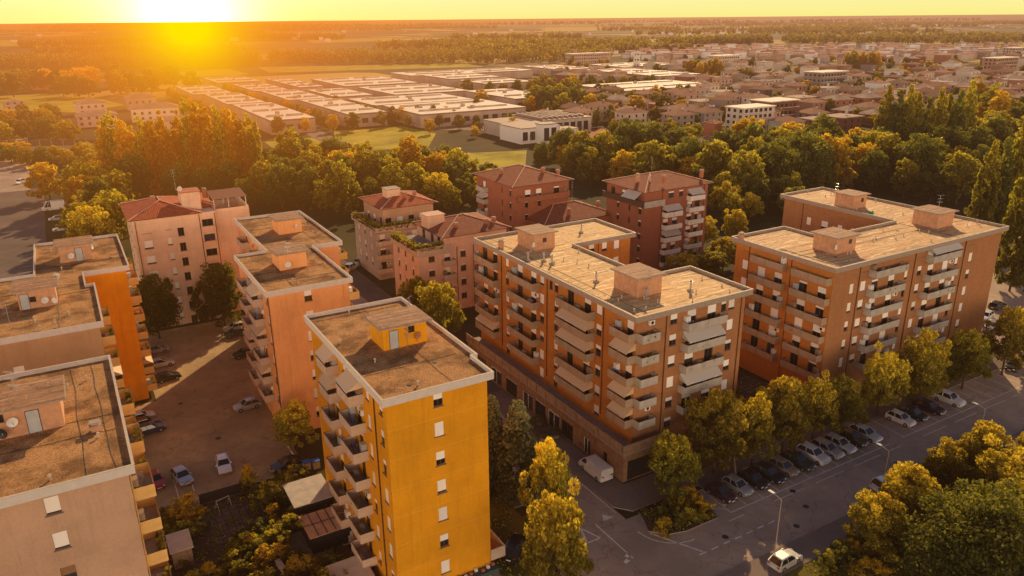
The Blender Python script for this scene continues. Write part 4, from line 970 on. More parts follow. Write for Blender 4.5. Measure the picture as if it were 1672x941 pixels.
sheet('forecourt', [(49.92, 96), (55.3, 96), (55.3, 180), (49.92, 180)], .010, M['road_dark'])
sheet('road', [(130, 100), (520, 100), (520, 116), (130, 116)], .008, M['road']); sheet('parking_court', [(138, 60.5), (186, 60.5), (186, 96), (138, 96)], .012, M['road'])
sheet('road', [(-60, 170), (-8, 170), (-8, 318), (-60, 345)], .008, M['road_dark']); sheet('road', [(-26, 318), (-12, 318), (-14, 470), (-28, 470)], .012, M['road'])
def raised(name, pts, h, mat, side='kerb'):
    b = MB(); P_ = [xy(u, v) for u, v in pts]
    b.prism(P_, 0, h, 1, bottom=False); b.mi[-1] = 0
    return struct(build(b, name, [mat, M[side]]))
raised('pavement', [(50.0, 62.0), (51.5, 60.2), (62, 60.2), (62, 65.2), (54.0, 65.2), (54.0, 95.9), (50.0, 95.9)], .12, M['pave'])
raised('pavement', [(62.05, 59.5), (138, 59.5), (138, 62.6), (62.05, 62.6)], .12, M['pave'])
raised('pavement', [(62.05, 62.65), (91, 62.65), (91, 65.4), (62.05, 65.4)], .10, M['grass'])
raised('pavement', [(91.05, 62.65), (138, 62.65), (138, 65.8), (91.05, 65.8)], .10, M['grass'])
raised('flower_bed', [(50.6, 56.2), (52.2, 54.6), (54.4, 54.0), (59.3, 54.0), (61.0, 59.4), (52.0, 59.4)], .14, M['soil'])
raised('pavement', [(39.6, 68), (42.3, 68), (42.3, 95.9), (39.6, 95.9)], .12, M['pave'])
raised('lawn', [(32.4, 52), (38.8, 57.0), (39.5, 66), (39.5, 95.9), (32.4, 95.9)], .10, M['grass'])
raised('pavement', [(32, 43.2), (230, 43.2), (230, 46.5), (32, 46.5)], .12, M['pave'])
raised('lawn', [(45, 20), (230, 20), (230, 43.1), (45, 43.1)], .11, M['grass'])
raised('garden', [(1.0, 58), (20, 58), (20, 88.3), (1.0, 88.3)], .05, M['soil'])
sheet('path', [(7.2, 79.6), (12.6, 79.6), (12.6, 87.6), (7.2, 87.6)], .056, M['slabs'])
sheet('path', [(13.6, 70), (18.3, 70), (18.3, 77), (13.6, 77)], .056, M['pave'])
raised('garden', [(76.2, 66), (91.3, 66), (91.3, 96), (81.2, 96), (76.2, 78)], .08, M['soil'])
sheet('path', [(82.5, 66.5), (84.5, 66.5), (84.5, 95), (82.5, 95)], .086, M['slabs']); sheet('terrace', [(86.5, 70), (91.2, 70), (91.2, 78), (86.5, 78)], .086, M['slabs'])
for k, px in enumerate([[(432, 232), (520, 224), (565, 246), (470, 262)], [(545, 214), (655, 206), (712, 218), (700, 240), (600, 246), (548, 236)], [(765, 250), (860, 246), (855, 306), (760, 316)],
        [(0, 160), (150, 158), (205, 172), (120, 184), (0, 180)], [(60, 58), (135, 52), (135, 57), (65, 63)], [(1095, 53), (1195, 51), (1215, 57), (1110, 60)], [(1205, 42), (1290, 42), (1285, 47), (1210, 47)],
        [(420, 110), (760, 104), (790, 109), (440, 119)], [(0, 66), (130, 64), (180, 71), (0, 76)], [(0, 128), (90, 126), (130, 136), (0, 140)], [(1480, 56), (1560, 53), (1600, 58), (1500, 62)], [(500, 66), (640, 62), (650, 66), (510, 71)],
        [(1150, 205), (1230, 196), (1260, 206), (1170, 214)], [(880, 46), (985, 44), (1000, 48), (890, 51)]]):
    sheet('meadow', [site(*p) for p in px][::-1], .02+.004*k, M['meadow'])
sheet('path', [site(*p) for p in [(470, 205), (508, 205), (565, 236), (545, 242)]][::-1], .09, M['pave'])
sheet('road', [site(*p) for p in [(660, 196), (745, 190), (900, 205), (870, 214), (700, 212)]][::-1], .03, M['pave'])
sheet('sports_ground', [site(*p) for p in [(930, 215), (1060, 205), (1110, 218), (980, 232)]][::-1], .04, plain('clay_court', (.40, .13, .05), .95))
# painted markings
mk = []
def line(u0, v0, u1, v1, w=.14, z=.018):
    d = math.hypot(u1-u0, v1-v0); n = (-(v1-v0)/d*w/2, (u1-u0)/d*w/2); mk.append(((u0+n[0], v0+n[1]), (u0-n[0], v0-n[1]), (u1-n[0], v1-n[1]), (u1+n[0], v1+n[1]), z))
BAY = 2.80; B0 = 61.4
line(B0, 54.0, 91.4, 54.0); line(94.5, 54.2, 135, 54.2)
for k in range(28):
    u = B0+k*BAY
    if 91.5 < u < 94.4: continue
    line(u, 54.0, u+.35, 59.3, .12)
for k in range(40): line(60+k*7.5, 52.9, 60+k*7.5+(5.5 if k % 4 else 2.5), 52.9, .13)
line(50.6, 55.9, 53.5, 50.4, .22)
for k in range(9): line(49.2+k*1.8, 50.2, 50.2+k*1.8, 50.2, .18) if k > 1 else None
line(46.2, 53.5, 46.2, 60.5, .16); line(46.2, 62.5, 46.2, 64, .12); line(49.6, 61, 49.6, 120, .12); line(42.7, 62, 42.7, 110, .12)
pr = None
for k in range(13):
    a = math.pi+k*math.pi/2/12; q = (54.2+4.6*math.cos(a), 56.9+4.4*math.sin(a))
    if pr: line(*pr, *q, .16)
    pr = q
for k in range(13):
    a = -math.pi/2+math.pi/2+k*math.pi/2/12; q = (37.6+4.7*math.cos(a-0), 55.0+4.4*math.sin(a-math.pi/2))
    if k and pr: line(*pr, *q, .14)
    pr = q
tri = [(44.3, 60.8), (43.4, 58.2), (45.2, 58.2)]
for i in range(3): line(*tri[i], *tri[(i+1) % 3], .22)
tri2 = [(48.0, 61.6), (47.4, 60.5), (48.9, 60.5)]
mk.append((tri2[0], tri2[1], tri2[2], tri2[0], .018))
for (u, v) in ((45.0, 53.2), (45.7, 53.9), (61.5, 55.2), (59.2, 55.5)): mk.append(((u, v), (u+.7, v+.15), (u+.5, v+.65), (u-.1, v+.4), .018))
for k in range(5): line(5.0+k*0.0+.0, 90+k*.0, 5.0, 97, .1) if k == 0 else None
line(6.9, 92, 6.9, 98.5, .12); line(59.6, 57.2, 61.6, 54.6, .1); line(56.2, 58.6, 61.6, 54.5, .1)
for k in range(10): line(-14+k*0, 175+k*5.5, -9.5, 175+k*5.5, .13)
for k in range(12): line(142+k*2.7, 62, 142+k*2.7, 67, .12)
b = MB()
for q in mk:
    pts = [(*xy(*p), q[4]) for p in q[:4]]
    if pts[0] == pts[3]: b.poly(pts[:3])
    else: b.quad(pts[0], pts[1], pts[2], pts[3])
struct(build(b, 'road_markings', M['paint']))
mhb = MB()
for (u, v) in ((57.5, 51), (71.2, 53.2), (70.0, 50.2), (45.5, 66), (88, 50.5), (66, 48.2), (12, 104), (9, 118)):
    x, y = xy(u, v); mhb.cyl((x, y, .019), (x, y, .024), .38, n=16)
struct(build(mhb, 'manhole_covers', M['dark']))

# ------------------------------------------------------------------ cars
def car_meshes(kind):
    Lc, W, H, bz = {'hatchback': (4.0, 1.72, 1.48, .92), 'saloon': (4.6, 1.78, 1.44, .93), 'estate': (4.55, 1.78, 1.48, .94), 'suv': (4.5, 1.85, 1.66, 1.05), 'van': (5.1, 1.95, 1.95, 1.15), 'box_van': (6.4, 2.2, 2.9, 1.25)}[kind]
    h = Lc/2; w = W/2
    def ringy(prof, hw, inset_top, z_lo, z_hi):
        """side profile lofted across the width with rounded shoulders"""
        b = MB(); cols = [(-hw, .90), (-hw*.97, .985), (-hw*.80, 1.0), (0, 1.008), (hw*.80, 1.0), (hw*.97, .985), (hw, .90)]
        idx = []
        for (y, k) in cols:
            row = []
            for (x, z) in prof:
                zz = z if z < .45 else .45+(z-.45)*k
                t = max(0, (z-z_lo)/(z_hi-z_lo)) if z_hi > z_lo else 0
                row.append(len(b.v)); b.v.append((x*(1-.035*abs(y/hw)**3), y*(1-inset_top*t), zz))
            idx.append(row)
        n = len(prof)
        for i in range(len(cols)-1):
            for j in range(n):
                q = (j+1) % n; b.f.append((idx[i][j], idx[i][q], idx[i+1][q], idx[i+1][j])); b.mi.append(0)
        b.f.append(tuple(idx[0][::-1])); b.mi.append(0); b.f.append(tuple(idx[-1])); b.mi.append(0); return b
    nose = {'van': h*.80, 'box_van': h*.80}.get(kind, h*.42); tail = {'hatchback': -h*.93, 'suv': -h*.93, 'estate': -h*.93, 'van': -h*.985, 'box_van': -h*.5}.get(kind, -h*.62)
    body = ringy([(-h, .30), (-h*.98, .62), (-h*.96, bz-.04), (-h*.80, bz), (nose, bz), (h*.86, bz-.16), (h*.975, bz-.34), (h, .50), (h*.98, .28), (h*.6, .22), (-h*.6, .22)], w, .03, .5, bz)
    rf = {'hatchback': (-h*.70, h*.08), 'suv': (-h*.74, h*.12), 'estate': (-h*.76, h*.08), 'saloon': (-h*.36, h*.06), 'van': (-h*.955, h*.50), 'box_van': (h*.2, h*.52)}[kind]
    zb, zt = bz-.03, H-.05; wt = w*.74 if kind not in ('van', 'box_van') else w*.88; wb = w*.93
    tail2 = tail if kind != 'box_van' else h*.18
    gl = MB(); A = [(tail2, -wb, zb), (nose, -wb, zb), (nose, wb, zb), (tail2, wb, zb)]; B = [(rf[0], -wt, zt), (rf[1], -wt, zt), (rf[1], wt, zt), (rf[0], wt, zt)]
    gl.v = A+B; gl.f = [(0, 1, 5, 4), (1, 2, 6, 5), (2, 3, 7, 6), (3, 0, 4, 7)]; gl.mi = [0]*4
    rb = MB(); i = len(rb.v)
    cr = [(rf[0]-.03, zt-.01), (rf[0]+.12, H-.005), ((rf[0]+rf[1])/2, H+.015), (rf[1]-.15, H-.005), (rf[1]+.04, zt-.01)]
    for y in (-wt-.015, -wt*.8, 0, wt*.8, wt+.015):
        for (x, z) in cr: rb.v.append((x, y, z-(.045 if abs(y) > wt else 0)))
    for a_ in range(4):
        for c in range(4): q = a_*5+c; rb.f.append((q, q+1, q+6, q+5)); rb.mi.append(0)
    def bar(p, q, t=.05):
        a = Vector(p); c = Vector(q); rb.cyl(a, c, t, n=5)
    for sy in (-1, 1):
        bar((nose, sy*wb, zb), (rf[1], sy*wt, zt), .05); bar((tail2, sy*wb, zb), (rf[0], sy*wt, zt), .06)
        mx = (tail2+nose)/2; bar((mx, sy*(wb+.005), zb), ((rf[0]+rf[1])/2, sy*(wt+.005), zt), .035)
    if kind in ('van', 'box_van'):
        x1 = h*.30
        if kind == 'van': 
            for sy in (-1, 1): rb.quad((-h*.965, sy*(wb+.012), zb), (x1, sy*(wb+.012), zb), (x1, sy*(wt+.012), zt+.01), (-h*.955, sy*(wt+.012), zt+.01))
            rb.quad((-h*.992, -wb*.98, zb), (-h*.992, wb*.98, zb), (-h*.965, wt, zt), (-h*.965, -wt, zt))
    box = None
    if kind == 'box_van':
        box = MB(); box.box(-h, h*.20, -w*1.02, w*1.02, .75, H)
    def light(x, y, z, s, wd=.2): 
        q = MB(); q.box(x-.04, x+.04, y-wd/2, y+wd/2, z-s/2, z+s/2); return q
    return dict(kind=kind, L=Lc, W=W, H=H, bz=bz, body=body, glass=gl, roof=rb, box=box, h=h, w=w)
CARM = {}
def wheel_mesh():
    b = MB(); b.cyl((0, -.11, 0), (0, .11, 0), .32, n=14); return b.mesh('tyre', M['tyre'])
def rim_mesh():
    b = MB(); b.cyl((0, -.118, 0), (0, .118, 0), .19, n=10); return b.mesh('rim', M['rimm'])
def make_car(kind, paint, label, u, v, heading, cat='car', group=None, z=.012):
    """heading in degrees in the street grid: 0 = nose along +u"""
    if kind not in CARM: CARM[kind] = car_meshes(kind)
    k = CARM[kind]; name = {'van': 'parked_van', 'box_van': 'box_van'}.get(kind, 'parked_car')
    root = thing(name, label, cat, u, v, z, TH+R(heading), group)
    pm_ = cached(('paint', paint), lambda: carpaint(*paint))
    def me(part, mat, smooth=True): return cached(('car', kind, part, mat.name), lambda: k[part].mesh(part, mat, False))
    bo = put('body', me('body', pm_), root); put('window', me('glass', M['carglass']), root); put('roof', me('roof', pm_), root)
    if k['box']: put('cargo_box', me('box', M['white']), root)
    h, w = k['h'], k['w']
    for sx in (-.60, .60):
        for sy in (-1, 1):
            wh = put('wheel', cached('tyre', wheel_mesh), root, (h*sx, sy*(w-.10), .32)); put('rim', cached('rim', rim_mesh), wh)
    def lamp(nm, mat, x, z, wd):
        def f():
            b = MB(); b.box(-.03, .03, -wd/2, wd/2, -.07, .07); return b.mesh(nm, M[mat])
        for sy in (-1, 1): put(nm, cached((nm, wd), f), root, (x, sy*w*.70, z))
    lamp('headlight', 'lamp_clear', h*.955, k['bz']-.30, .34); lamp('tail_light', 'lamp_red', -h*.985, k['bz']-.18, .28)
    def pl():
        b = MB(); b.box(-.01, .01, -.26, .26, -.06, .06); return b.mesh('number_plate', M['white'])
    put('number_plate', cached('plate', pl), root, (-h*1.0-.004, 0, .55)); put('number_plate', cached('plate', pl), root, (h*1.005, 0, .45))
    def mir():
        b = MB(); b.box(-.08, .08, -.12, .12, -.07, .07); return b.mesh('mirror', pm_)
    for sy in (-1, 1): put('mirror', cached(('mirror', paint), mir), root, (h*.34, sy*(w+.06), k['bz']+.06))
    return root
WHITE = ('white_car_paint', (.72, .72, .72)); SILV = ('silver_car_paint', (.42, .43, .45), .6); BLK = ('black_car_paint', (.012, .012, .014)); GREY = ('grey_car_paint', (.10, .105, .11), .5)
PEARL = ('pale_blue_car_paint', (.50, .55, .62), .4); GRN = ('dark_green_car_paint', (.02, .045, .04), .3); PUR = ('dark_plum_car_paint', (.045, .02, .03), .3); BEI = ('beige_car_paint', (.34, .28, .22), .5); BLU = ('blue_car_paint', (.02, .04, .10), .3); RED = ('red_car_paint', (.30, .012, .01), .2)
gr = 'cars parked in the bays along the main road'
row = [(62.6, 'hatchback', PUR, 'dark plum hatchback in the first marked bay beside the corner flower bed'),
       (65.4, 'hatchback', SILV, 'silver hatchback second from the flower bed end of the bay row'),
       (68.2, 'hatchback', BLK, 'black hatchback between silver hatchback and black estate under the street trees'),
       (70.9, 'estate', ('dark_blue_car_paint', (.012, .018, .03), .3), 'blue black estate car fourth in the roadside bays from the corner bed'),
       (73.7, 'hatchback', BEI, 'beige grey hatchback fifth in the roadside bays'),
       (76.4, 'estate', GRN, 'dark green estate beside the white car with dark roof glass'),
       (79.4, 'suv', WHITE, 'large white crossover, nearest white car to the bay row middle'),
       (82.2, 'estate', ('pale_silver_car_paint', (.52, .52, .50), .5), 'pale silver estate squeezed between white crossover and pearl car'),
       (84.7, 'estate', ('pearl_car_paint', (.55, .56, .58), .4), 'pearl estate with dark glass roof next to a black hatchback'),
       (87.5, 'hatchback', ('black_grey_car_paint', (.02, .02, .022), .3), 'black hatchback parked just left of the pale blue estate'),
       (90.2, 'estate', PEARL, 'pale blue estate at the right end of the first bay row'),
       (98.2, 'hatchback', ('white_small_car_paint', (.66, .66, .66)), 'small white hatchback at the left of the second bay row'),
       (101.2, 'hatchback', ('dark_teal_car_paint', (.015, .03, .035), .3), 'dark teal hatchback right beside the small white hatchback'),
       (105.0, 'estate', ('aubergine_car_paint', (.03, .012, .03), .3), 'aubergine saloon parked before the lone white crossover'),
       (110.0, 'suv', ('white_crossover_paint', (.70, .70, .70)), 'lone white crossover at the right end of the second bay row')]
for (u, k, p, lab) in row: make_car(k, p, lab, u+.1, 57.0, -86, group=gr, z=.02)
make_car('hatchback', ('pearl_silver_paint', (.58, .58, .57), .4), 'silver white hatchback pulled up on the near side of the main road', *site(1281, 921), 4)
make_car('suv', ('white_blue_paint', (.5, .5, .52), .2), 'pale car half hidden behind the roadside tree at the lower right', 81.8, 47.6, -6)
make_car('suv', ('dark_brown_paint', (.04, .02, .015), .3), 'dark car standing behind the far bushes at the right edge of the road', *site(1652, 742), 12)
make_car('van', ('white_van_paint', (.70, .68, .66)), 'white panel van parked by the planters beside the shops', *site(972, 774), 90, 'van', z=.12)
# parking court
cars2 = [('hatchback', ('silver_beige_paint', (.45, .42, .38), .5), 'silver hatchback top car beside the orange wing', 8.4, 141.0, 4), ('estate', ('cream_white_paint', (.62, .58, .50)), 'white estate car second of the row beside the orange wing', 8.2, 134.4, 4),
         ('hatchback', BLK, 'black saloon third of the row beside the orange wing', 8.6, 128.0, 6), ('hatchback', ('white_left_paint', (.64, .60, .56)), 'white hatchback half behind the balconies of the nearest block', 3.2, 115.4, 6),
         ('hatchback', ('dark_brick_paint', (.10, .02, .015), .3), 'dark red roofed car between the white and the navy car at court edge', 3.6, 113.1, 6), ('hatchback', BLU, 'navy blue hatchback by the balconies of the nearest block', 4.0, 110.9, 6),
         ('hatchback', RED, 'small red hatchback in the court beside the nearest balconies', 2.9, 96.2, -82), ('hatchback', SILV, 'silver hatchback standing right of the red car in the court', 6.0, 95.4, -78),
         ('hatchback', WHITE, 'white hatchback alone in the middle of the parking court', 11.2, 95.6, -94), ('saloon', BLK, 'black saloon at the foot of the yellow block balconies', 18.5, 91.3, 188),
         ('hatchback', ('silver_grey_paint', (.40, .38, .35), .5), 'silver grey hatchback at the wall of the peach block', 17.6, 111.0, 185), ('hatchback', GREY, 'dark grey hatchback near the two round trees by the peach block', 22.0, 141.5, 185),
         ('hatchback', ('white_top_paint', (.6, .6, .58)), 'white hatchback behind the dark one near the round trees', 22.6, 144.6, 185), ('hatchback', ('dark_far_paint', (.03, .03, .03)), 'dark hatchback half hidden by the peach block balconies', 21.4, 131.0, 185)]
for (k, p, lab, u, v, hd) in cars2: make_car(k, p, lab, u, v, hd, group='cars standing in the parking court', z=.015)
make_car('suv', ('black_lawn_paint', (.01, .012, .014)), 'black car under the conifers right of the yellow block', 35.6, 61.0, 40, z=.11)
make_car('box_van', ('white_truck_paint', (.66, .66, .64)), 'white box van by the trees on the left road', *site(88, 343), 185, 'van')
make_car('hatchback', ('silver_left_paint', (.5, .52, .55), .4), 'silver car just in front of the white box van', *site(92, 360), 185); make_car('hatchback', ('white_left2_paint', (.6, .6, .6)), 'white car beside the trees below the silver one on the left road', *site(99, 377), 185)
make_car('suv', ('white_jeep_paint', (.66, .66, .66)), 'white car driving alone on the left road', *site(36, 299), 60)
lot = [(u, 81+rnd.random(), c) for u, c in ((146, WHITE), (151.5, BLK), (157, SILV), (163, GREY))]
for i, (px, py, p, lab) in enumerate([(1628, 503, BLK, 'dark estate car parked beyond the right brick block'), (1608, 521, WHITE, 'white car parked close behind the corner of the right brick block'), (1618, 537, SILV, 'silver car parked nearest the corner of the right brick block'), (1655, 602, BLK, 'black car at the right edge beside the hedge')]):
    make_car('estate', p, lab, *site(px, py), 190 if i else 5)
make_car('suv', ('white_far_lot', (.6, .6, .6)), 'white car on the forecourt before the grey roof garden block', *site(574, 440), 40); make_car('hatchback', ('silver_far_lot', (.4, .4, .4), .4), 'silver car behind the gravel roof of the peach block', *site(590, 430), 30)

# ------------------------------------------------------------------ lamps, planters, garden things
def lamp_post(u, v, label, h=8.0, rz=0.0, arm=1.1):
    t = thing('street_lamp', label, 'street lamp', u, v, 0.12, TH+rz, 'street lamps along the road')
    b = MB(); b.cyl((0, 0, 0), (0, 0, h), .07, .04, 8); b.cyl((0, 0, h), (0, arm, h+.25), .035, n=6); build(b, 'pole', M['concrete'], t)
    b = MB(); b.box(-.16, .16, arm-.1, arm+.6, h+.2, h+.28); build(b, 'lamp_head', M['door_grey'], t)
lamp_post(58.6, 45.0, 'tall street lamp beside the silver white hatchback'); lamp_post(41.6, 62.6, 'street lamp at the mouth of the side street by the yellow crowned trees', 8, R(-90))
lamp_post(96.4, 45.2, 'street lamp behind the small roadside tree'); lamp_post(76.8, 45.2, 'street lamp rising from the bushes at mid road'); lamp_post(118, 45.2, 'street lamp farthest along the road')
lamp_post(8.0, 147.5, 'lamp post at the top of the parking court near the orange wing', 6, R(90))
for (u, v, lab) in ((51.2, 79.6, 'planter nearest the white van'), (53.0, 79.3, 'planter beside the shop wall next to the van'), (51.0, 83.2, 'round planter left of the pair by the van'), (53.0, 83.6, 'round planter against the shops left of the van'), (51.0, 104.0, 'round planter at the far end of the shop pavement')):
    t = thing('street_planter', lab+', stone bowl with clipped bush', 'planter', u, v, .12, group='stone planters on the shop pavement')
    b = MB(); b.cyl((0, 0, 0), (0, 0, .6), .5, .85, 14); build(b, 'bowl', M['concrete'], t)
    b = MB()
    for k in range(420):
        a = rnd.random()*6.28; e = rnd.random()*1.5; r = .75+rnd.random()*.3; p = (math.cos(a)*math.cos(e)*r, math.sin(a)*math.cos(e)*r, .6+math.sin(e)*r*.8); s = .1
        b.quad((p[0]-s, p[1], p[2]), (p[0], p[1]-s, p[2]+s), (p[0]+s, p[1], p[2]), (p[0], p[1]+s, p[2]-s))
    build(b, 'bush', M['leaf_olive'], t)
t = thing('parasol', 'closed white parasol standing before the shops', 'parasol', 50.8, 98.6, .12)
b = MB(); b.cyl((0, 0, 0), (0, 0, 2.6), .03, n=6); b.cyl((0, 0, 0), (0, 0, .12), .35, n=12); build(b, 'pole', M['steel'], t)
b = MB(); b.cyl((0, 0, .9), (0, 0, 2.2), .16, .26, 10); b.cyl((0, 0, 2.2), (0, 0, 2.6), .26, .03, 10); build(b, 'canopy', M['white'], t)
def shed(name, label, cat, u0, u1, v0, v1, h0, h1, rm, wm='wood', grid=False):
    t = thing(name, label, cat, u0, v0, .05); w, d = u1-u0, v1-v0
    b = MB(); b.box(.2, w-.2, .2, d-.2, 0, min(h0, h1)-.1); build(b, 'wall', M[wm], t)
    b = MB(); b.quad((0, 0, h0), (w, 0, h0), (w, d, h1), (0, d, h1)); b.quad((0, 0, h0-.1), (0, d, h1-.1), (w, d, h1-.1), (w, 0, h0-.1)); b.quad((0, 0, h0-.1), (w, 0, h0-.1), (w, 0, h0), (0, 0, h0)); b.quad((0, d, h1-.1), (0, 0, h0-.1), (0, 0, h0), (0, d, h1))
    if grid:
        for k in range(1, 5): b.box(w*k/5-.04, w*k/5+.04, .05, d-.05, (h0+h1)/2+.02, (h0+h1)/2+.06, 1)
        b.box(.05, w-.05, d/2-.04, d/2+.04, (h0+h1)/2+.065, (h0+h1)/2+.1, 1)
    build(b, 'roof', [M[rm], M['dark']], t); return t
shed('garden_shed', 'grey flat roofed shed beside the yellow block balconies', 'shed', 16.0, 20.8, 78.2, 83.4, 2.5, 2.7, 'panel_grey', 'dark')
shed('pergola', 'paved roof pergola with wooden grid under the yellow block balconies', 'pergola', 16.0, 21.0, 72.0, 76.6, 2.3, 2.3, 'hut', 'dark', True)
shed('garden_shed', 'small pale shed beside the lower balconies of the nearest block', 'shed', 2.4, 4.8, 77.2, 80.6, 2.3, 2.5, 'panel', 'wood')
shed('garden_shed', 'pale low shed roof at the bottom edge beside the yellow wall', 'shed', 16.0, 20.0, 62.5, 66.5, 2.3, 2.5, 'panel', 'wood')
for (u, v, lab) in ((12.6, 71.4, 'white sun lounger, left one of the two on the garden terrace'), (14.1, 72.0, 'white sun lounger, right one of the two on the garden terrace')):
    t = thing('sun_lounger', lab, 'sun lounger', u, v, .06, TH+R(8), 'white sun loungers on the garden terrace')
    b = MB(); b.box(-.35, .35, -.9, .5, .30, .38); b.quad((-.35, .5, .34), (.35, .5, .34), (.35, 1.1, .75), (-.35, 1.1, .75)); build(b, 'bed', M['white'], t)
    for (x, y) in ((-.3, -.8), (.3, -.8), (-.3, .4), (.3, .4)): b = MB(); b.box(x-.03, x+.03, y-.03, y+.03, 0, .30); build(b, 'leg', M['white'], t)
def fence(label, pts, h, mat='wood', posts=2.2, cat='fence', board=True):
    t = thing('garden_fence', label, cat, pts[0][0], pts[0][1], .05, group='fences round the gardens'); o = pts[0]
    b = MB(); pb = MB()
    for (p, q) in zip(pts, pts[1:]):
        f = Fac((p[0]-o[0], p[1]-o[1]), (q[0]-o[0], q[1]-o[1])); a, c, d, e = f.pt(0, 0, .1), f.pt(f.L, 0, .1), f.pt(f.L, 0, h), f.pt(0, 0, h)
        b.quad(a, c, d, e); a2, c2, d2, e2 = f.pt(0, .05, .1), f.pt(f.L, .05, .1), f.pt(f.L, .05, h), f.pt(0, .05, h); b.quad(c2, a2, e2, d2); b.quad(e, d, d2, e2)
        k = 0.0
        while k <= f.L: x, y, _ = f.pt(k, -.05); pb.box(x-.04, x+.04, y-.04, y+.04, 0, h+.15); k += posts
    build(b, 'panel', M[mat], t); build(pb, 'posts', M['wood'], t)
fence('low fence between parking court and paved garden', [(1.2, 88.2), (7.0, 88.4)], 1.3, 'panel'); fence('dark hedge-like screen round the paved garden', [(7.0, 88.4), (13.0, 88.4), (13.0, 79)], 1.5, 'dark')
fence('wire fence between the two garden plots', [(13.4, 88.2), (19.8, 88.2)], 1.0, 'dark'); fence('low timber edging beside the small tree of the peach block', [(19.8, 92.6), (19.8, 98.6)], .6, 'panel'); fence('wooden fence between the two brick blocks', [(77, 66.2), (91, 66.2)], 1.4, 'wood')
for k, (u, v, c, lab) in enumerate([(20.6, 89.6, 'blue', 'blue waste bin left of the pair by the small tree'), (21.7, 89.2, 'blue', 'blue waste bin right of the pair by the small tree')]):
    t = thing('waste_bin', lab, 'bin', u, v, .02, group='blue bins'); b = MB(); b.box(-.45, .45, -.4, .4, .1, 1.1); build(b, 'tub', M['door_grey'], t); b = MB(); b.box(-.5, .5, -.45, .45, 1.102, 1.22); build(b, 'lid', M[c], t)
t = thing('garden_table', 'dark covered garden table beside the paved plot', 'table', 6.2, 83.6, .05, TH+.3); b = MB(); b.box(-1.1, 1.1, -.6, .6, .7, .8); build(b, 'table_top', M['dark'], t)
for (x, y) in ((-1, -.5), (1, -.5), (-1, .5), (1, .5)): b = MB(); b.box(x-.04, x+.04, y-.04, y+.04, 0, .7); build(b, 'leg', M['dark'], t)
t = thing('swing_frame', 'white metal frame on the paved garden', 'frame', 9.4, 86.4, .06, TH+.3); b = MB()
for sx in (-1, 1): b.cyl((sx*.8, -.5, 0), (sx*.8, 0, 1.3), .04, n=6); b.cyl((sx*.8, .5, 0), (sx*.8, 0, 1.3), .04, n=6)
b.cyl((-.8, 0, 1.3), (.8, 0, 1.3), .04, n=6); build(b, 'frame', M['door_grey'], t)
t = thing('noise_barrier', 'long brown barrier wall beyond the left road', 'wall', *site(0, 246), 0); d0 = Vector(xy(*site(172, 242)))-Vector(xy(*site(0, 246))); t.rotation_euler = (0, 0, math.atan2(d0.y, d0.x))
b = MB(); b.box(-60, d0.length+14, 0, .3, 0, 4.2)
build(b, 'panel', M['frame'], t); b = MB()
for k in range(30): b.box(-60+k*5.2, -60+k*5.2+.3, -.15, -.003, 0, 4.3)
b.box(-60, d0.length+14, -.5, -.16, 0, 1.6); build(b, 'concrete_base', M['concrete'], t)
# ------------------------------------------------------------------ trees
def leaf_mesh(name, centers, radii, n_leaf, size, mat, seed, squash=0.8, outward=0.5):
    """many small leaf faces gathered in clumps; light and gaps between the clumps"""
    rg = np.random.default_rng(seed); C = np.asarray(centers); nc = len(C)
    idx = rg.integers(0, nc, n_leaf); rad = np.asarray(radii)[idx]
    d = rg.normal(size=(n_leaf, 3)); d /= np.linalg.norm(d, axis=1)[:, None]; r = rad*(0.45+0.6*rg.random(n_leaf)**0.6)
    p = C[idx]+d*r[:, None]*np.array([1, 1, squash])
    nrm = d*outward+rg.normal(size=(n_leaf, 3))*0.7+np.array([0, 0, .25]); nrm /= np.linalg.norm(nrm, axis=1)[:, None]
    t = np.cross(nrm, rg.normal(size=(n_leaf, 3))); t /= np.linalg.norm(t, axis=1)[:, None]; w = np.cross(nrm, t)
    s = size*(0.6+0.8*rg.random(n_leaf))[:, None]
    V = np.stack([p-t*s, p+w*s*.62, p+t*s, p-w*s*.62], 1).reshape(-1, 3)
    me = bpy.data.meshes.new(name); me.vertices.add(len(V)); me.vertices.foreach_set('co', V.astype(np.float32).ravel())
    me.loops.add(4*n_leaf); me.loops.foreach_set('vertex_index', np.arange(4*n_leaf, dtype=np.int32))
    me.polygons.add(n_leaf); me.polygons.foreach_set('loop_start', np.arange(0, 4*n_leaf, 4, dtype=np.int32))
    me.materials.append(M[mat]); me.update(calc_edges=True); return me
def limbs(h, spread, seed, r0=.22, fork=.28, n=6):
    r = random.Random(seed); b = MB(); z = h*fork
    b.cyl((0, 0, -.1), (r.uniform(-.1, .1), r.uniform(-.1, .1), z), r0, r0*.7, 8); b.cyl((0, 0, z*.97), (r.uniform(-.3, .3), r.uniform(-.3, .3), h*.8), r0*.62, r0*.15, 6)
    for k in range(n):
        a = 6.28*k/n+r.random(); z0 = z*(1+.5*r.random()); l = spread*(.55+.35*r.random())
        m_ = (math.cos(a)*l*.5, math.sin(a)*l*.5, z0+l*.55); b.cyl((0, 0, z0), m_, r0*.38, r0*.22, 6)
        for q in (-.4, .4): b.cyl(m_, (math.cos(a+q)*l, math.sin(a+q)*l, z0+l*(1.0+.3*r.random())), r0*.2, r0*.05, 5)
    return b.mesh('trunk', M['bark'])
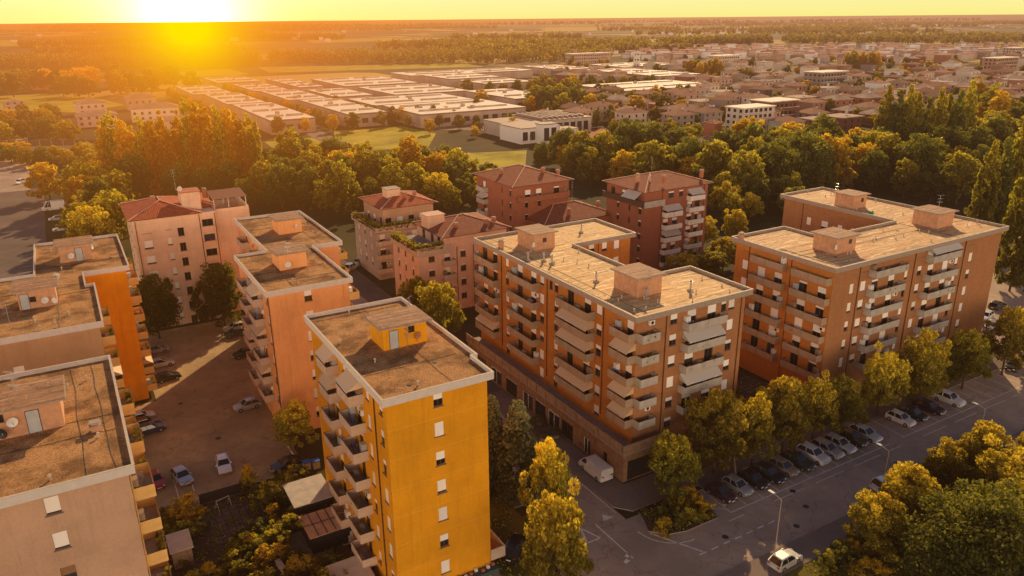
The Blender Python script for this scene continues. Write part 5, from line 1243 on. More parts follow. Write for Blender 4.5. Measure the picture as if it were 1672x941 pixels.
def crown_round(h, rad, seed, lobes=9, clumps=90, low=.22):
    r = random.Random(seed); C = []; Rr = []; L_ = []
    for k in range(lobes):
        a = 6.28*k/lobes*1.618*2; e = (k+.5)/lobes; rr = rad*(.26+.36*r.random())
        zc = h*(low+.12)+(h*(1-low)-rr*1.1)*e; off = rad*(.62*math.sin(math.pi*min(1, .25+e*.72)))
        L_.append((math.cos(a)*off, math.sin(a)*off, zc, rr))
    for k in range(clumps):
        x, y, z, rr = L_[k % lobes]; u = r.random()*6.28; c = r.uniform(-.6, 1); s_ = math.sqrt(1-c*c); q = rr*(.68+.45*r.random()+(.35 if r.random() < .12 else 0))
        C.append((x+math.cos(u)*s_*q, y+math.sin(u)*s_*q, z+c*q*.9)); Rr.append(rad*(.10+.15*r.random()))
    return C, Rr
def crown_poplar(h, rad, seed, clumps=120):
    r = random.Random(seed); C = []; Rr = []; stems = [(0, 0, 1.0)]+[(math.cos(k*2.1)*rad*.55, math.sin(k*2.1)*rad*.55, .66+.26*r.random()) for k in range(3)]
    for k in range(clumps):
        sx, sy, sh = stems[k % 4]; t = r.random(); z = h*(.06+.94*t*sh); w = rad*(.50 if k % 4 else .62)*math.sin(math.pi*min(1, .16+.82*t))**.8
        a = r.random()*6.28; q = w*r.random()**.5; C.append((sx+math.cos(a)*q, sy+math.sin(a)*q, z)); Rr.append(rad*(.16+.12*r.random()))
    return C, Rr
def crown_cone(h, rad, seed, clumps=110):
    r = random.Random(seed); C = []; Rr = []
    for k in range(clumps):
        t = r.random(); z = h*(.03+.95*t); w = rad*(math.sin(math.pi*min(1, .35+.64*t)))*.9; a = r.random()*6.28; q = w*(.5+.5*r.random()**.5)
        C.append((math.cos(a)*q, math.sin(a)*q, z)); Rr.append(rad*(.20+.12*r.random()))
    return C, Rr
def species(key, gen, args, n_leaf, size, mat, trunk):
    h, rad = args[0], args[1]; C, Rr = gen(*args)
    return dict(h=h, r=rad, crown=leaf_mesh('crown', C, Rr, n_leaf, size, mat, hash(key) % 1000 if False else len(key)*7+args[2], ), trunk=trunk)
SP = {}
for i in range(4):
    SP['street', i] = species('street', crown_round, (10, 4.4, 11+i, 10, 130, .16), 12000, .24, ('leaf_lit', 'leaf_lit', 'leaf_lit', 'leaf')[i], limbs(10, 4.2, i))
for i in range(5):
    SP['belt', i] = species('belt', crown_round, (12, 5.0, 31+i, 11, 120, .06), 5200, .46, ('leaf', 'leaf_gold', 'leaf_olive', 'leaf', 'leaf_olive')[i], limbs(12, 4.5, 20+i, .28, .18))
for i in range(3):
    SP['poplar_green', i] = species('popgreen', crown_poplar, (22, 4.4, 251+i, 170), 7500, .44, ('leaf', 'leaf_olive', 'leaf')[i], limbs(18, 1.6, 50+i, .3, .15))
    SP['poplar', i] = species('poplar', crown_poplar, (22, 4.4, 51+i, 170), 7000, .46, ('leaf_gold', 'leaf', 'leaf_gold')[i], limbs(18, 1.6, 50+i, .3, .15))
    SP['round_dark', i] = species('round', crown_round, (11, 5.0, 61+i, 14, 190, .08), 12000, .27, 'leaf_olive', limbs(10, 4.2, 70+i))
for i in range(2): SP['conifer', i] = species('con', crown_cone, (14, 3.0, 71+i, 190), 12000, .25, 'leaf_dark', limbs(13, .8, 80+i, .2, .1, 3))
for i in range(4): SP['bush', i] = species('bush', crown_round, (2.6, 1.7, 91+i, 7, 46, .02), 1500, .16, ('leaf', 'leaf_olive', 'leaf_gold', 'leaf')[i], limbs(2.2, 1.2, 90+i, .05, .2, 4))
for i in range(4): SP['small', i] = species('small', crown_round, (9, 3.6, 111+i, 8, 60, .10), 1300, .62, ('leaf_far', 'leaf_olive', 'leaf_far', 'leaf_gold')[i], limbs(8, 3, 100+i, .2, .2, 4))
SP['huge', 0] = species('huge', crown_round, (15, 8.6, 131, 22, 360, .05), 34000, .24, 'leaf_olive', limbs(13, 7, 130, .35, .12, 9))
n_tree = [0]
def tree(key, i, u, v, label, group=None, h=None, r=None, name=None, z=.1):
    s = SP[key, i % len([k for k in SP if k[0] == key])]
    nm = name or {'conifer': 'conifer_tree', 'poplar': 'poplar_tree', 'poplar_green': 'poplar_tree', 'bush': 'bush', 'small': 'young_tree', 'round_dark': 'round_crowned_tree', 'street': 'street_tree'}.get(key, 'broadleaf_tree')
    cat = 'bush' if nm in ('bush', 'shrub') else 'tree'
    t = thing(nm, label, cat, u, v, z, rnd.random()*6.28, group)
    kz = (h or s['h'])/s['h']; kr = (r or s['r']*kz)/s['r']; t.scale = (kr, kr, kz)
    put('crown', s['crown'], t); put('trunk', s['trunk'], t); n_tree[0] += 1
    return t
st = 'trees along the parking bays'
for (u, v, k, h, r, lab) in [(*site(1100, 745, 6), 3, 8.6, 3.0, 'loose tree at the near corner of the long brick block, leftmost of the bay trees'), (*site(1172, 695, 7), 0, 11.2, 3.9, 'largest golden topped tree before the long brick block'),
        (*site(1234, 690, 6.5), 1, 9.6, 2.6, 'slim golden tree overlapping the large one on its right'), (*site(1284, 668, 6.5), 2, 10.2, 3.3, 'round crowned tree before the garden gap between the brick blocks'),
        (*site(1334, 660, 6), 0, 9.6, 2.7, 'tree left of the middle in the bay row with ragged golden top'), (*site(1378, 652, 6), 3, 9.0, 2.9, 'smaller golden tree right beside the ragged one in the gap'),
        (*site(1442, 614, 6.5), 0, 10.0, 3.3, 'tree before the left corner of the right brick block'), (*site(1510, 592, 7), 1, 11.0, 3.7, 'tall full tree before the balconies of the right brick block'),
        (*site(1583, 574, 6.5), 3, 9.6, 3.2, 'dark thin tree before the right end of the brick block'), (*site(1650, 548, 7), 2, 10.6, 3.6, 'golden tree beyond the brick block by the second bay row'), (*site(1690, 530, 7), 0, 10, 3.6, 'rightmost roadside tree at the edge of the photograph')]:
    tree('street', k, u, v, lab, st, h, r)
for (u, v, h, r, i, lab) in [(*site(806, 802), 13, 2.0, 0, 'slim dark conifer close to the yellow wall'), (*site(846, 820), 13.5, 2.6, 1, 'broad grey green conifer right of the slim one')]: tree('conifer', i, u, v, lab, None, h, r)
tree('street', 2, *site(897, 795, 7), 'bright topped tree on the lawn between conifer and side street', None, 11.5, 2.7); tree('street', 0, *site(910, 885, 8), 'yellow green tree at the bottom edge by the street corner', None, 13, 3.1); tree('street', 3, 34.8, 76.8, 'dark tree behind the conifers by the yellow block', None, 9, 3)
for (u, v, h, r, k, lab) in [(*site(1430, 872, 3), 7.5, 2.8, 0, 'round bush-like tree nearest the road at the lower right'), (*site(1484, 806, 6), 9.0, 3.2, 0, 'tall tree hiding the pale car at the lower right'), (*site(1602, 752, 5), 9.0, 3.4, 2, 'tree right of the lamp among the lower right bushes'), (*site(1655, 790, 6), 10, 3.9, 0, 'tree at the right edge above the huge crown'),
        (*site(1545, 770, 4), 7.5, 2.8, 1, 'small golden tree behind the huge crown beside the lamp'), (*site(1690, 745, 4), 7.5, 2.8, 2, 'rightmost tree beyond the huge crown near the dark car'), (*site(1668, 850, 6), 10, 4, 3, 'tree at the right edge behind the huge crown')]: tree('street', k, u, v, lab, None, h, r)
tree('huge', 0, *site(1600, 893, 7), 'huge round tree filling the lower right corner', None, 12.5, 6.3); 
for (u, v, h, r, i, lab) in [(9.6, 147.5, 11.5, 4.3, 0, 'dense round tree left of the pair before the cream block'), (21.4, 147.8, 11.8, 4.4, 1, 'dense round tree right of the pair before the cream block')]: tree('round_dark', i, u, v, lab, None, h, r)
tree('street', 1, 20.8, 94.8, 'small bright tree at the foot of the peach block', None, 7.0, 2.7)
tree('street', 3, 52.2, 116.0, 'dark tree between the pale pink block and the long brick block', None, 12, 4.2); tree('street', 3, 46.8, 118.5, 'lower dark tree left of it at the lane', None, 8.5, 3.8); tree('street', 3, 52.5, 126.5, 'tree top seen behind the far balconies of the long brick block', None, 10, 3.6)
for (px, py, h, r, k, lab) in [(1105, 425, 8, 4.5, 0, 'low golden tree between brick red block and right brick block'), (1145, 405, 8, 4.2, 1, 'second low tree in the gap behind the long brick block'), (1180, 440, 7, 4, 2, 'third low tree of the gap, nearest the right brick block'), (1198, 400, 9, 3.2, 0, 'small tree by the left corner of the right brick roof'), (1160, 455, 6, 4, 3, 'shrubby tree lowest in the gap behind the long brick block'), (1115, 460, 6, 4, 0, 'shrubby tree behind the front corner of the long brick roof')]:
    tree('street', k, *site(px, py), lab, 'low trees in the gap behind the long brick block', h, r)
# bushes and hedges in the gardens and along the path
spots = []
def bushes(region, n, names, group, hs=(1.4, 3.0), key='bush'):
    (u0, u1, v0, v1) = region
    for k in range(n):
        for _ in range(30):
            u, v = rnd.uniform(u0, u1), rnd.uniform(v0, v1)
            if all((u-a)**2+(v-c)**2 > 2.1**2 for a, c in spots): break
        spots.append((u, v)); h = rnd.uniform(*hs); tree(key, rnd.randrange(4), u, v, names, group, h, h*rnd.uniform(.6, .85), 'bush', .05)
spots += [(9.5, 83), (16, 73.5), (10, 81)]
bushes((1.6, 6.5, 60, 87), 14, 'leafy garden bush beside the nearest block', 'garden bushes by the nearest block'); bushes((8.0, 15.4, 72, 78.5), 10, 'dark garden bush below the paved plot', 'garden bushes below the paved plot'); bushes((13.4, 19.5, 78.5, 87.8), 14, 'leafy garden bush between shed and court', 'garden bushes between shed and court'); bushes((7.0, 19.5, 58.5, 69.5), 26, 'dark garden bush at the bottom edge beside the yellow block', 'garden bushes at the bottom edge')
tree('bush', 2, 12.9, 88.6, 'small yellow shrub at the corner of the paved garden', None, 3.6, 1.2, 'shrub')
bushes((51.8, 59.6, 54.8, 58.6), 9, 'shrub in the corner flower bed at the junction', 'shrubs in the corner flower bed', (1.2, 2.4)); bushes((77.2, 90.5, 67, 92), 16, 'garden shrub between the two brick blocks', 'garden shrubs between the brick blocks', (1.2, 2.6))
for k in range(24): tree('bush', k, 63.5+k*1.9+rnd.uniform(-.5, .5), 42.0+rnd.uniform(-.7, .7), 'bush of the hedge between footpath and lower right trees', 'hedge along the footpath at the lower right', rnd.uniform(1.5, 2.6), rnd.uniform(1.2, 1.8), 'bush')
for k in range(16): tree('bush', k, 64+rnd.random()*22, 36+rnd.random()*4, 'bush among the trees at the lower right', 'undergrowth at the lower right', rnd.uniform(1.8, 3.4), rnd.uniform(1.4, 2.4), 'bush')
for k in range(12): tree('bush', k, 106+k*1.5, 61.0, 'low clipped hedge bush beside the second bay row', 'clipped hedge by the second bay row', 1.1, 1.0, 'bush')
for k in range(8): tree('bush', k, 32.8+rnd.random()*6, 78+rnd.random()*16, 'dark bush on the strip between yellow block and lane', 'bushes on the strip by the lane', 2.0, 1.4, 'bush')

# belts of trees behind the blocks: front to back, left to right, every tree its own
def inside(p, poly):
    c = False; n = len(poly)
    for i in range(n):
        a, b = poly[i], poly[(i+1) % n]
        if (a[1] > p[1]) != (b[1] > p[1]) and p[0] < (b[0]-a[0])*(p[1]-a[1])/(b[1]-a[1])+a[0]: c = not c
    return c
placed = []
HB = [('hall at the front of the left row', 95, 118.3, 408.5, 502), ('second hall of the left row', 93, 116, 506, 586), ('third hall of the left row', 86, 112, 589, 672), ('hall at the front of the second row', 137.5, 160, 412.3, 506), ('second hall of the second row', 132, 157, 510, 588), ('rearmost hall of the second row', 128.5, 153, 592, 665),
      ('hall behind the left row in the glare', 121, 156, 690, 760), ('narrow hall in the third row back', 165.5, 184, 604, 712), ('square hall behind the second row', 163.5, 190, 513, 578), ('wide pale hall behind the meadow trees', 166, 232, 446, 495), ('widest hall facing the meadow', 170, 236, 388, 443), ('low hall right of the wide one', 255, 287, 432, 502),
      ('long thin hall at the back', 285, 415, 668, 718), ('hall before the long thin one', 296, 345, 610, 668), ('small hall in the gap beyond the tree clump', 296, 340, 548, 594), ('far hall beside the tree line', 440, 480, 655, 730), ('long pale hall at the town edge', 462, 512, 535, 645), ('long hall in front of the town', 350, 440, 440, 500), ('rear hall right of the far clump', 520, 600, 660, 720), ('hall at the back in the third row', 200, 262, 600, 690), ('pale hall behind the square one', 205, 262, 510, 585)]
CLRH = [(a-5, b+5, c-5, d+5) for _, a, b, c, d in HB]
NOGO = [(8, 31, 150, 170), (55, 76, 155, 176), (53, 78, 130, 152), (86, 106, 148, 170), (90, 113, 141, 158), (108, 131, 128, 146), (122, 138, 64, 106), (36, 56, 90, 182), (121, 158, 232, 288)]
for q in ((88, 343), (92, 360), (99, 377), (60, 350), (36, 299)): qu, qv = site(*q); NOGO.append((qu-5, qu+5, qv-8, qv+8))
def blocked(u, v): return any(a-2.5 < u < b+2.5 and c-2.5 < v < d+2.5 for a, b, c, d in NOGO)
ORD = ['first', 'second', 'third', 'fourth', 'fifth', 'sixth', 'seventh', 'eighth', 'ninth', 'tenth', 'eleventh', 'twelfth', 'thirteenth', 'fourteenth', 'fifteenth', 'sixteenth', 'seventeenth', 'eighteenth', 'nineteenth', 'twentieth']
def proj_x(u, v): x, y = xy(u, v); return x/max(y, 1)
def belt(px_poly, spacing, kinds, where, group, hr=(9, 14), rr=.42, most=99, clear=()):
    poly = [site(*p) for p in px_poly]; us = [p[0] for p in poly]; vs = [p[1] for p in poly]; got = []
    for _ in range(5000):
        if len(got) >= most: break
        u, v = rnd.uniform(min(us), max(us)), rnd.uniform(min(vs), max(vs))
        if not inside((u, v), poly) or blocked(u, v) or any(a < u < b and c < v < d for a, b, c, d in clear): continue
        if any((u-a)**2+(v-c)**2 < spacing**2 for a, c in placed): continue
        placed.append((u, v)); got.append((u, v))
    rows_ = max(1, math.ceil(len(got)/18)); got.sort(key=lambda p: xy(*p)[1]); per = math.ceil(len(got)/rows_)
    for rI in range(rows_):
        seg = sorted(got[rI*per:(rI+1)*per], key=lambda p: proj_x(*p))
        for j, (u, v) in enumerate(seg):
            key = rnd.choice(kinds); h = rnd.uniform(*hr)*(1.45 if key == 'poplar' else 1.0)
            kindname = {'poplar': 'tall poplar', 'belt': 'leafy tree', 'small': 'small tree', 'round_dark': 'dark round tree', 'street': 'leafy tree', 'conifer': 'slim conifer'}[key]
            rown = '' if rows_ == 1 else (['front', 'second', 'third', 'fourth', 'fifth'][rI]+' row, ')
            tree(key, rnd.randrange(9), u, v, f'{kindname} {where}, {rown}{ORD[min(j, 19)]} from left', group, h, h*rr*(.62 if key == 'poplar' else rnd.uniform(.85, 1.15)))
def poplars(px, py, w, n, h, where, group, r=3.6, key='poplar'):
    for j in range(n):
        u, v = site(px+w*(j-(n-1)/2)/max(1, n-1)*2*.5, py+rnd.uniform(-4, 4)); placed.append((u, v)); tree(key, j, u, v, f'tall poplar {where}, {ORD[j]} from left', group, h*rnd.uniform(.86, 1.08), r)
poplars(232, 322, 96, 7, 27, 'of the orange lit group left of the cream block', 'left poplar group'); poplars(362, 318, 112, 8, 29, 'of the orange lit group above the cream block', 'middle poplar group')
poplars(1500, 272, 130, 9, 29, 'of the dark group before the town at the upper right', 'right poplar group', 3.8, 'poplar_green'); poplars(1612, 400, 40, 3, 29, 'behind the right brick block near the photo edge', 'poplars behind the right brick block', 3.2, 'poplar_green'); poplars(1660, 478, 24, 2, 31, 'at the right photo edge behind the brick block', 'poplars at the right edge', 3.4, 'poplar_green')
tree('belt', 1, *site(82, 326), 'large golden round tree standing above the white box van', None, 12, 5.4)
belt([(118, 335), (190, 330), (205, 400), (130, 425), (116, 380)], 6.0, ['belt', 'belt', 'street'], 'between left road and cream block', 'trees between left road and cream block', (9, 14), .45)
belt([(0, 258), (150, 262), (160, 282), (0, 268)], 7.0, ['belt'], 'below the barrier wall at the left', 'trees below the barrier wall', (5, 8), .5)
belt([(150, 335), (440, 330), (450, 300), (180, 300)], 7.0, ['belt', 'belt', 'round_dark'], 'at the foot of the poplar groups', 'trees at the foot of the poplars', (10, 15), .42)
belt([(400, 340), (600, 352), (760, 322), (745, 296), (560, 290), (420, 302)], 6.8, ['belt', 'belt', 'belt', 'poplar', 'round_dark'], 'of the belt behind the peach block', 'tree belt behind the peach and grey blocks', (7, 15), .42)
belt([(590, 345), (610, 330), (800, 300), (810, 340), (740, 345)], 7.0, ['belt', 'street'], 'behind the roof garden block', 'trees behind the roof garden block', (7, 11), .45)
belt([(840, 278), (1010, 270), (1180, 272), (1190, 330), (960, 300), (850, 280)], 7.2, ['belt', 'belt', 'round_dark', 'belt'], 'in the belt behind the brick red blocks', 'tree belt behind the brick red blocks', (8, 17), .42)
belt([(1180, 268), (1330, 262), (1480, 275), (1600, 295), (1590, 345), (1400, 312), (1290, 330), (1180, 350)], 7.2, ['belt', 'belt', 'belt', 'round_dark'], 'in the wood behind the right brick block', 'wood behind the right brick block', (9, 19), .42, 60)
belt([(1560, 200), (1672, 196), (1672, 330), (1600, 320), (1560, 250)], 7.5, ['belt', 'belt', 'poplar'], 'at the upper right photo edge', 'trees at the upper right edge', (9, 18), .42, 26)
belt([(1180, 350), (1290, 320), (1300, 365), (1260, 350), (1190, 372)], 6.5, ['belt', 'street'], 'beside the car park behind the brick red block', 'trees by the car park', (7, 11), .45)
belt([(1000, 215), (1130, 225), (1180, 240), (1120, 250), (990, 240)], 8, ['round_dark', 'belt'], 'beyond the belt near the sports ground', 'trees near the sports ground', (6, 8), .45)
belt([(410, 285), (430, 272), (700, 272), (850, 272), (900, 250), (1000, 250), (1000, 262), (860, 284), (740, 284), (560, 282)], 9, ['small', 'belt'], 'along the near side of the sunlit meadow', 'trees along the meadow', (6, 10), .45, 26)
belt([(640, 205), (760, 190), (930, 196), (960, 215), (800, 228), (700, 222)], 12, ['small'], 'on the lawns beside the low school', 'young trees by the school', (5, 8), .42, 24)
belt([(430, 222), (540, 214), (780, 186), (780, 192), (550, 218), (440, 226)], 10, ['small'], 'in the row before the factory halls', 'row of trees before the factory halls', (7, 10), .38, 18)
belt([(720, 150), (1100, 138), (1120, 190), (940, 200), (800, 180)], 11, ['small', 'small', 'belt'], 'among the halls left of the town', 'trees among the halls left of the town', (8, 13), .45, 40, CLRH)
for ra, (uu, va, vb) in enumerate([(126, 412, 500), (122, 515, 660), (160.5, 420, 500), (80, 500, 660)]):
    for j in range(9):
        placed.append((uu, va+(vb-va)*j/8)); tree('small', j, uu+rnd.uniform(-1, 1), va+(vb-va)*(j+.2)/8, f'small tree in the gap {["between first and second hall rows", "between the rear halls of the left rows", "behind the second hall row", "left of the first hall row"][ra]}, {ORD[j]} from front', 'trees between the hall rows', rnd.uniform(6, 9), rnd.uniform(2.6, 3.6))
belt([(870, 178), (935, 172), (940, 182), (880, 186)], 9, ['belt'], 'in the dark clump between the halls', 'clump between the halls', (13, 17), .45, 8)
belt([(0, 205), (95, 205), (130, 240), (0, 240)], 8, ['belt', 'small'], 'beyond the barrier wall at the left edge', 'trees beyond the barrier wall', (9, 12), .45, 14)
belt([(0, 150), (60, 140), (300, 142), (330, 152), (180, 160), (0, 160)], 11, ['belt', 'small'], 'in the hazy line left of the halls', 'hazy tree line left of the halls', (14, 19), .45, 26)
belt([(200, 240), (340, 228), (440, 228), (420, 250), (210, 262)], 9, ['belt'], 'around the white villas behind the poplars', 'trees around the white villas', (8, 11), .45, 16)

def far_wood(name, label, px_lines, n_each, hgt, seed, mat='leaf_far', leaf=1.6, per=26):
    """distant woodland nobody could count: many ragged crowns in one mesh"""
    rg = np.random.default_rng(seed); C = []; Rr = []
    for poly in px_lines:
        pts = [site(*p) for p in poly]; us = [p[0] for p in pts]; vs = [p[1] for p in pts]; k = 0; tries = 0
        while k < n_each and tries < n_each*30:
            tries += 1; u, v = rg.uniform(min(us), max(us)), rg.uniform(min(vs), max(vs))
            if not inside((u, v), pts): continue
            k += 1; x, y = xy(u, v); h = hgt*rg.uniform(.6, 1.15); r = h*.42
            for q in range(4): C.append((x+rg.normal()*r*.45, y+rg.normal()*r*.45, h*(.3+.18*q))); Rr.append(r*rg.uniform(.45, .8))
    n = len(C)*per//4
    o = put(name, leaf_mesh(name, C, Rr, n, leaf, mat, seed, .9), None); o['label'] = label; o['category'] = 'woodland'; return struct(o, 'stuff')
far_wood('far_woodland', 'line of distant woodland behind the halls', [[(430, 98), (700, 92), (980, 92), (1000, 102), (720, 106), (440, 106)], [(0, 106), (180, 102), (420, 101), (420, 110), (160, 116), (0, 114)]], 420, 16, 5, leaf=1.5, per=70)
far_wood('far_woodland', 'distant wood strip behind the town', [[(1275, 67), (1600, 64), (1672, 68), (1672, 74), (1500, 74), (1290, 74)], [(1070, 76), (1250, 68), (1260, 71), (1100, 80)], [(700, 77), (1050, 74), (1060, 84), (720, 86)]], 300, 18, 6, leaf=2.2, per=60)
hl = []
hr_ = random.Random(12)
for k in range(34):
    y0 = 44+48*hr_.random()**1.6; x0 = hr_.uniform(-50, 1600); w_ = hr_.uniform(80, 420); 
    if y0 > 62 and x0 > 850: continue
    t_ = .35+(y0-40)*.02; hl.append([(x0, y0-(x0-836)*.008), (x0+w_, y0-(x0+w_-836)*.008-.5), (x0+w_, y0-(x0+w_-836)*.008-.5+t_), (x0, y0-(x0-836)*.008+t_)])
far_wood('far_woodland', 'hazy hedgerows and woods on the plain', hl, 130, 17, 7, leaf=2.6, per=40)
far_wood('far_woodland', 'tree lines near the horizon', [[(hx, 39.0-(hx-836)*.008+k), (hx+300, 39.0-(hx-536)*.008+k), (hx+300, 39.35-(hx-536)*.008+k), (hx, 39.4-(hx-836)*.008+k)] for k, hx in ((-1.2, 0), (-1, 900), (0, 300), (0.2, 1300), (1.4, 60), (1.5, 700), (2.4, 1100), (3.2, 400))], 120, 22, 8, leaf=6.0, per=24)

# ------------------------------------------------------------------ factory halls and school
M['far_brick'] = far_plain('far_brick', (.30, .12, .07)); M['far_pink'] = far_plain('far_pink_wall', (.40, .24, .17)); M['far_grey'] = far_plain('far_grey_wall', (.30, .24, .21)); M['far_pale'] = far_plain('far_pale_wall', (.62, .52, .44), .3)
def hall(label, u0, u1, v0, v1, h, seed, sky=True):
    t = thing('factory_hall', label, 'factory hall', u0, v0, 0, group='flat factory halls beyond the meadow'); w, d = u1-u0, v1-v0; r = random.Random(seed)
    b = MB(); b.box(0, w, 0, d, 0, h-.8); b.box(-.3, w+.3, -.3, d+.3, h-.798, h, 1); build(b, 'wall', [M['hall_wall'], M['hall_band']], t)
    b = MB(); b.quad((0, 0, h+.01), (w, 0, h+.01), (w, d, h+.01), (0, d, h+.01)); build(b, 'roof', M['hall_roof'], t)
    n = max(2, int(d/24))
    for k in range(n):
        b = MB(); y = d*(k+.5)/n; b.box(w*.08, w*.46, y-1.1, y+1.1, h+.01, h+.9); b.box(w*.54, w*.92, y-1.1, y+1.1, h+.01, h+.9); build(b, 'skylight', M['hall_sky'], t)
    for k in range(2): b = MB(); x, y = r.uniform(2, w-2), r.uniform(2, d-2); b.box(x-1, x+1, y-1, y+1, h+.01, h+1.6); build(b, 'roof_vent', M['hall_wall'], t)
    for k in range(min(12, int(w/6)) if v0 < 460 else 0): b = MB(); b.quad((2+k*6, -.02, 2), (5.5+k*6, -.02, 2), (5.5+k*6, -.02, 4.6), (2+k*6, -.02, 4.6)); build(b, 'window', M['glass'], t)
M['hall_wall'] = plain('hall_wall_panels', (.42, .33, .27), .8, var=.2, scale=.1); M['hall_band'] = plain('hall_fascia', (.24, .15, .12), .7, var=.15, scale=.1)
M['hall_roof'] = membrane('hall_roof_sheet', (.92, .80, .64), (.55, .42, .30), (.99, .92, .80)); M['hall_sky'] = plain('hall_skylight', (.50, .38, .28), .6, var=.3, scale=.2); M['hall_dark'] = plain('skylight_cover', (.30, .22, .17), .6, var=.3, scale=.2)
for i, (lab, a, b_, c, d) in enumerate(HB): hall('pale flat roofed '+lab, a, b_, c, d, 7.4 if i < 16 else 6.8, i)
t = thing('school_building', 'low white school with stepped flat roofs in front of the halls', 'school', 186, 310, 0)
for k, (x0, x1, y0, y1, h, m_) in enumerate([(0, 22, 0, 20, 7, 'white'), (22.1, 52, 16, 46, 7.5, 'panel_grey'), (4, 21, 20.1, 44, 6.5, 'panel_grey'), (22.1, 34, 2, 15.9, 4.5, 'white'), (8, 16, -6, -.1, 9, 'white')]):
    b = MB(); b.box(x0, x1, y0, y1, 0, h); b.box(x0-.3, x1+.3, y0-.3, y1+.3, h+.002, h+.4, 1); build(b, 'wing', [M[m_], M['hall_band']], t)
    for q in range(int((x1-x0)/4)): b = MB(); b.quad((x0+1+q*4, y0-.03, 1.5), (x0+3.8+q*4, y0-.03, 1.5), (x0+3.8+q*4, y0-.03, h-1.5), (x0+1+q*4, y0-.03, h-1.5)); build(b, 'window', M['glass'], t)
b = MB()
for q in range(9): b.box(23+q*3.1, 23.8+q*3.1, 18, 44, 7.91, 8.9)
build(b, 'skylight', M['hall_dark'], t)
# white villas behind the left poplars
for i, (px, py, w, d, h, lab) in enumerate([(160, 205, 20, 13, 6, 'white sloping roofed building at the left, open hall end'), (150, 186, 16, 12, 7, 'pale house behind the white sloping one'), (255, 196, 26, 14, 7.5, 'long pinkish villa behind the left poplars'), (285, 214, 16, 10, 6, 'small white house between the two poplar groups'), (232, 178, 18, 12, 8, 'pale villa farther back with hip roof'), (25, 180, 12, 10, 5, 'small pale house at the left edge'), (66, 146, 12, 9, 5, 'lone small building left in the fields')]):
    u, v = site(px, py); t = thing('villa', lab, 'house', u, v, 0, TH+R([0, 8, -4, 4, 0, 10, 0][i])); b = MB(); b.box(-w/2, w/2, -d/2, d/2, 0, h); build(b, 'wall', M['far_pale' if i < 4 else 'hall_wall'], t)
    o, zt = slope_roof(t, -w/2, w/2, -d/2, d/2, h+.01, .8, .32, 'tiles_far2')
    for q in range(int(w/4)):
        for zz in (1.2, 4.2): b = MB(); x = -w/2+1.2+q*4; b.quad((x, -d/2-.03, zz), (x+1.4, -d/2-.03, zz), (x+1.4, -d/2-.03, zz+1.5), (x, -d/2-.03, zz+1.5)); build(b, 'window', M['glass'], t)

# ------------------------------------------------------------------ the town on the right
def hwin():
    b = MB(); b.box(-.55, .55, -.04, 0, 0, 1.4); return b.mesh('window', M['glass'])
def house_set(k):
    r = random.Random(k*77+5); w, d = r.uniform(10, 17), r.uniform(9, 13); h = r.choice([5.8, 6.2, 8.8, 6.5, 9.2]); return w, d, h
HOUSE = {}
def house(u, v, k, rz, label, group, near):
    w, d, h = house_set(k % 12); t = thing('house', label, 'house', u, v, 0, TH+rz, group); wm = ['far_brick', 'far_pink', 'far_grey', 'far_pale', 'far_brick', 'far_pale'][k % 6]; rm = 'tiles_far' if k % 3 else 'tiles_far2'
    def wl(): b = MB(); b.box(-w/2, w/2, -d/2, d/2, 0, h); return b.mesh('wall', M[wm])
    put('wall', cached(('hw', k % 12, wm), wl), t)
    def rf():
        b = MB(); X, Y = w/2+.8, d/2+.8; rh = Y*.38; z = h+.02; i = 0
        if k % 7 == 3: b.box(-X, X, -Y, Y, z, z+.4)
        else:
            A, B = (-X+Y, 0, z+rh), (X-Y, 0, z+rh); c = [(-X, -Y, z), (X, -Y, z), (X, Y, z), (-X, Y, z)]
            b.poly([c[0], c[1], B, A]); b.poly([c[2], c[3], A, B]); b.poly([c[1], c[2], B]); b.poly([c[3], c[0], A]); b.poly(c[::-1])
        return b.mesh('roof', M[rm])
    ro = put('roof', cached(('hr', k % 12, rm, k % 7 == 3), rf), t)
    def ch(): b = MB(); b.box(-.4, .4, -.4, .4, 0, 1.9); b.box(-.5, .5, -.5, .5, 1.902, 2.05); return b.mesh('chimney', M['far_pale'])
    put('chimney', cached('hch', ch), ro, (w*.2, 0, h+.8))
    if near:
        for zz in ([1.2, 4.0] if h < 8 else [1.2, 4.0, 6.8]):
            for q in range(3): put('window', cached('hwin', hwin), t, (-w/3+q*w/3, -d/2-.002, zz)); 
            for q in range(2): put('window', cached('hwin', hwin), t, (-w/2-.002, -d/5+q*d/2.5, zz), -math.pi/2)
town_zones = [('just beyond the wood, left part of the town', [(880, 205), (1000, 175), (1160, 175), (1160, 220), (1020, 215), (900, 215)], 17, 34), ('in the near middle of the town', [(1160, 172), (1420, 165), (1440, 215), (1300, 228), (1160, 205)], 16.5, 44), ('at the near right of the town', [(1420, 160), (1672, 150), (1672, 200), (1560, 215), (1440, 205)], 17, 36),
              ('in the middle depth of the town, left side', [(960, 150), (1180, 140), (1180, 170), (980, 176)], 18, 36), ('in the middle depth of the town, right side', [(1180, 135), (1672, 125), (1672, 150), (1180, 170)], 18, 58), ('in the far half of the town, left side', [(900, 118), (1280, 100), (1280, 134), (930, 148)], 22, 40), ('in the far half of the town, right side', [(1280, 98), (1672, 92), (1672, 124), (1280, 134)], 22, 46)]
nh = 0; CLR = [(u0-9, u1+9, v0-9, v1+9) for _, u0, u1, v0, v1 in HB]; HP = []
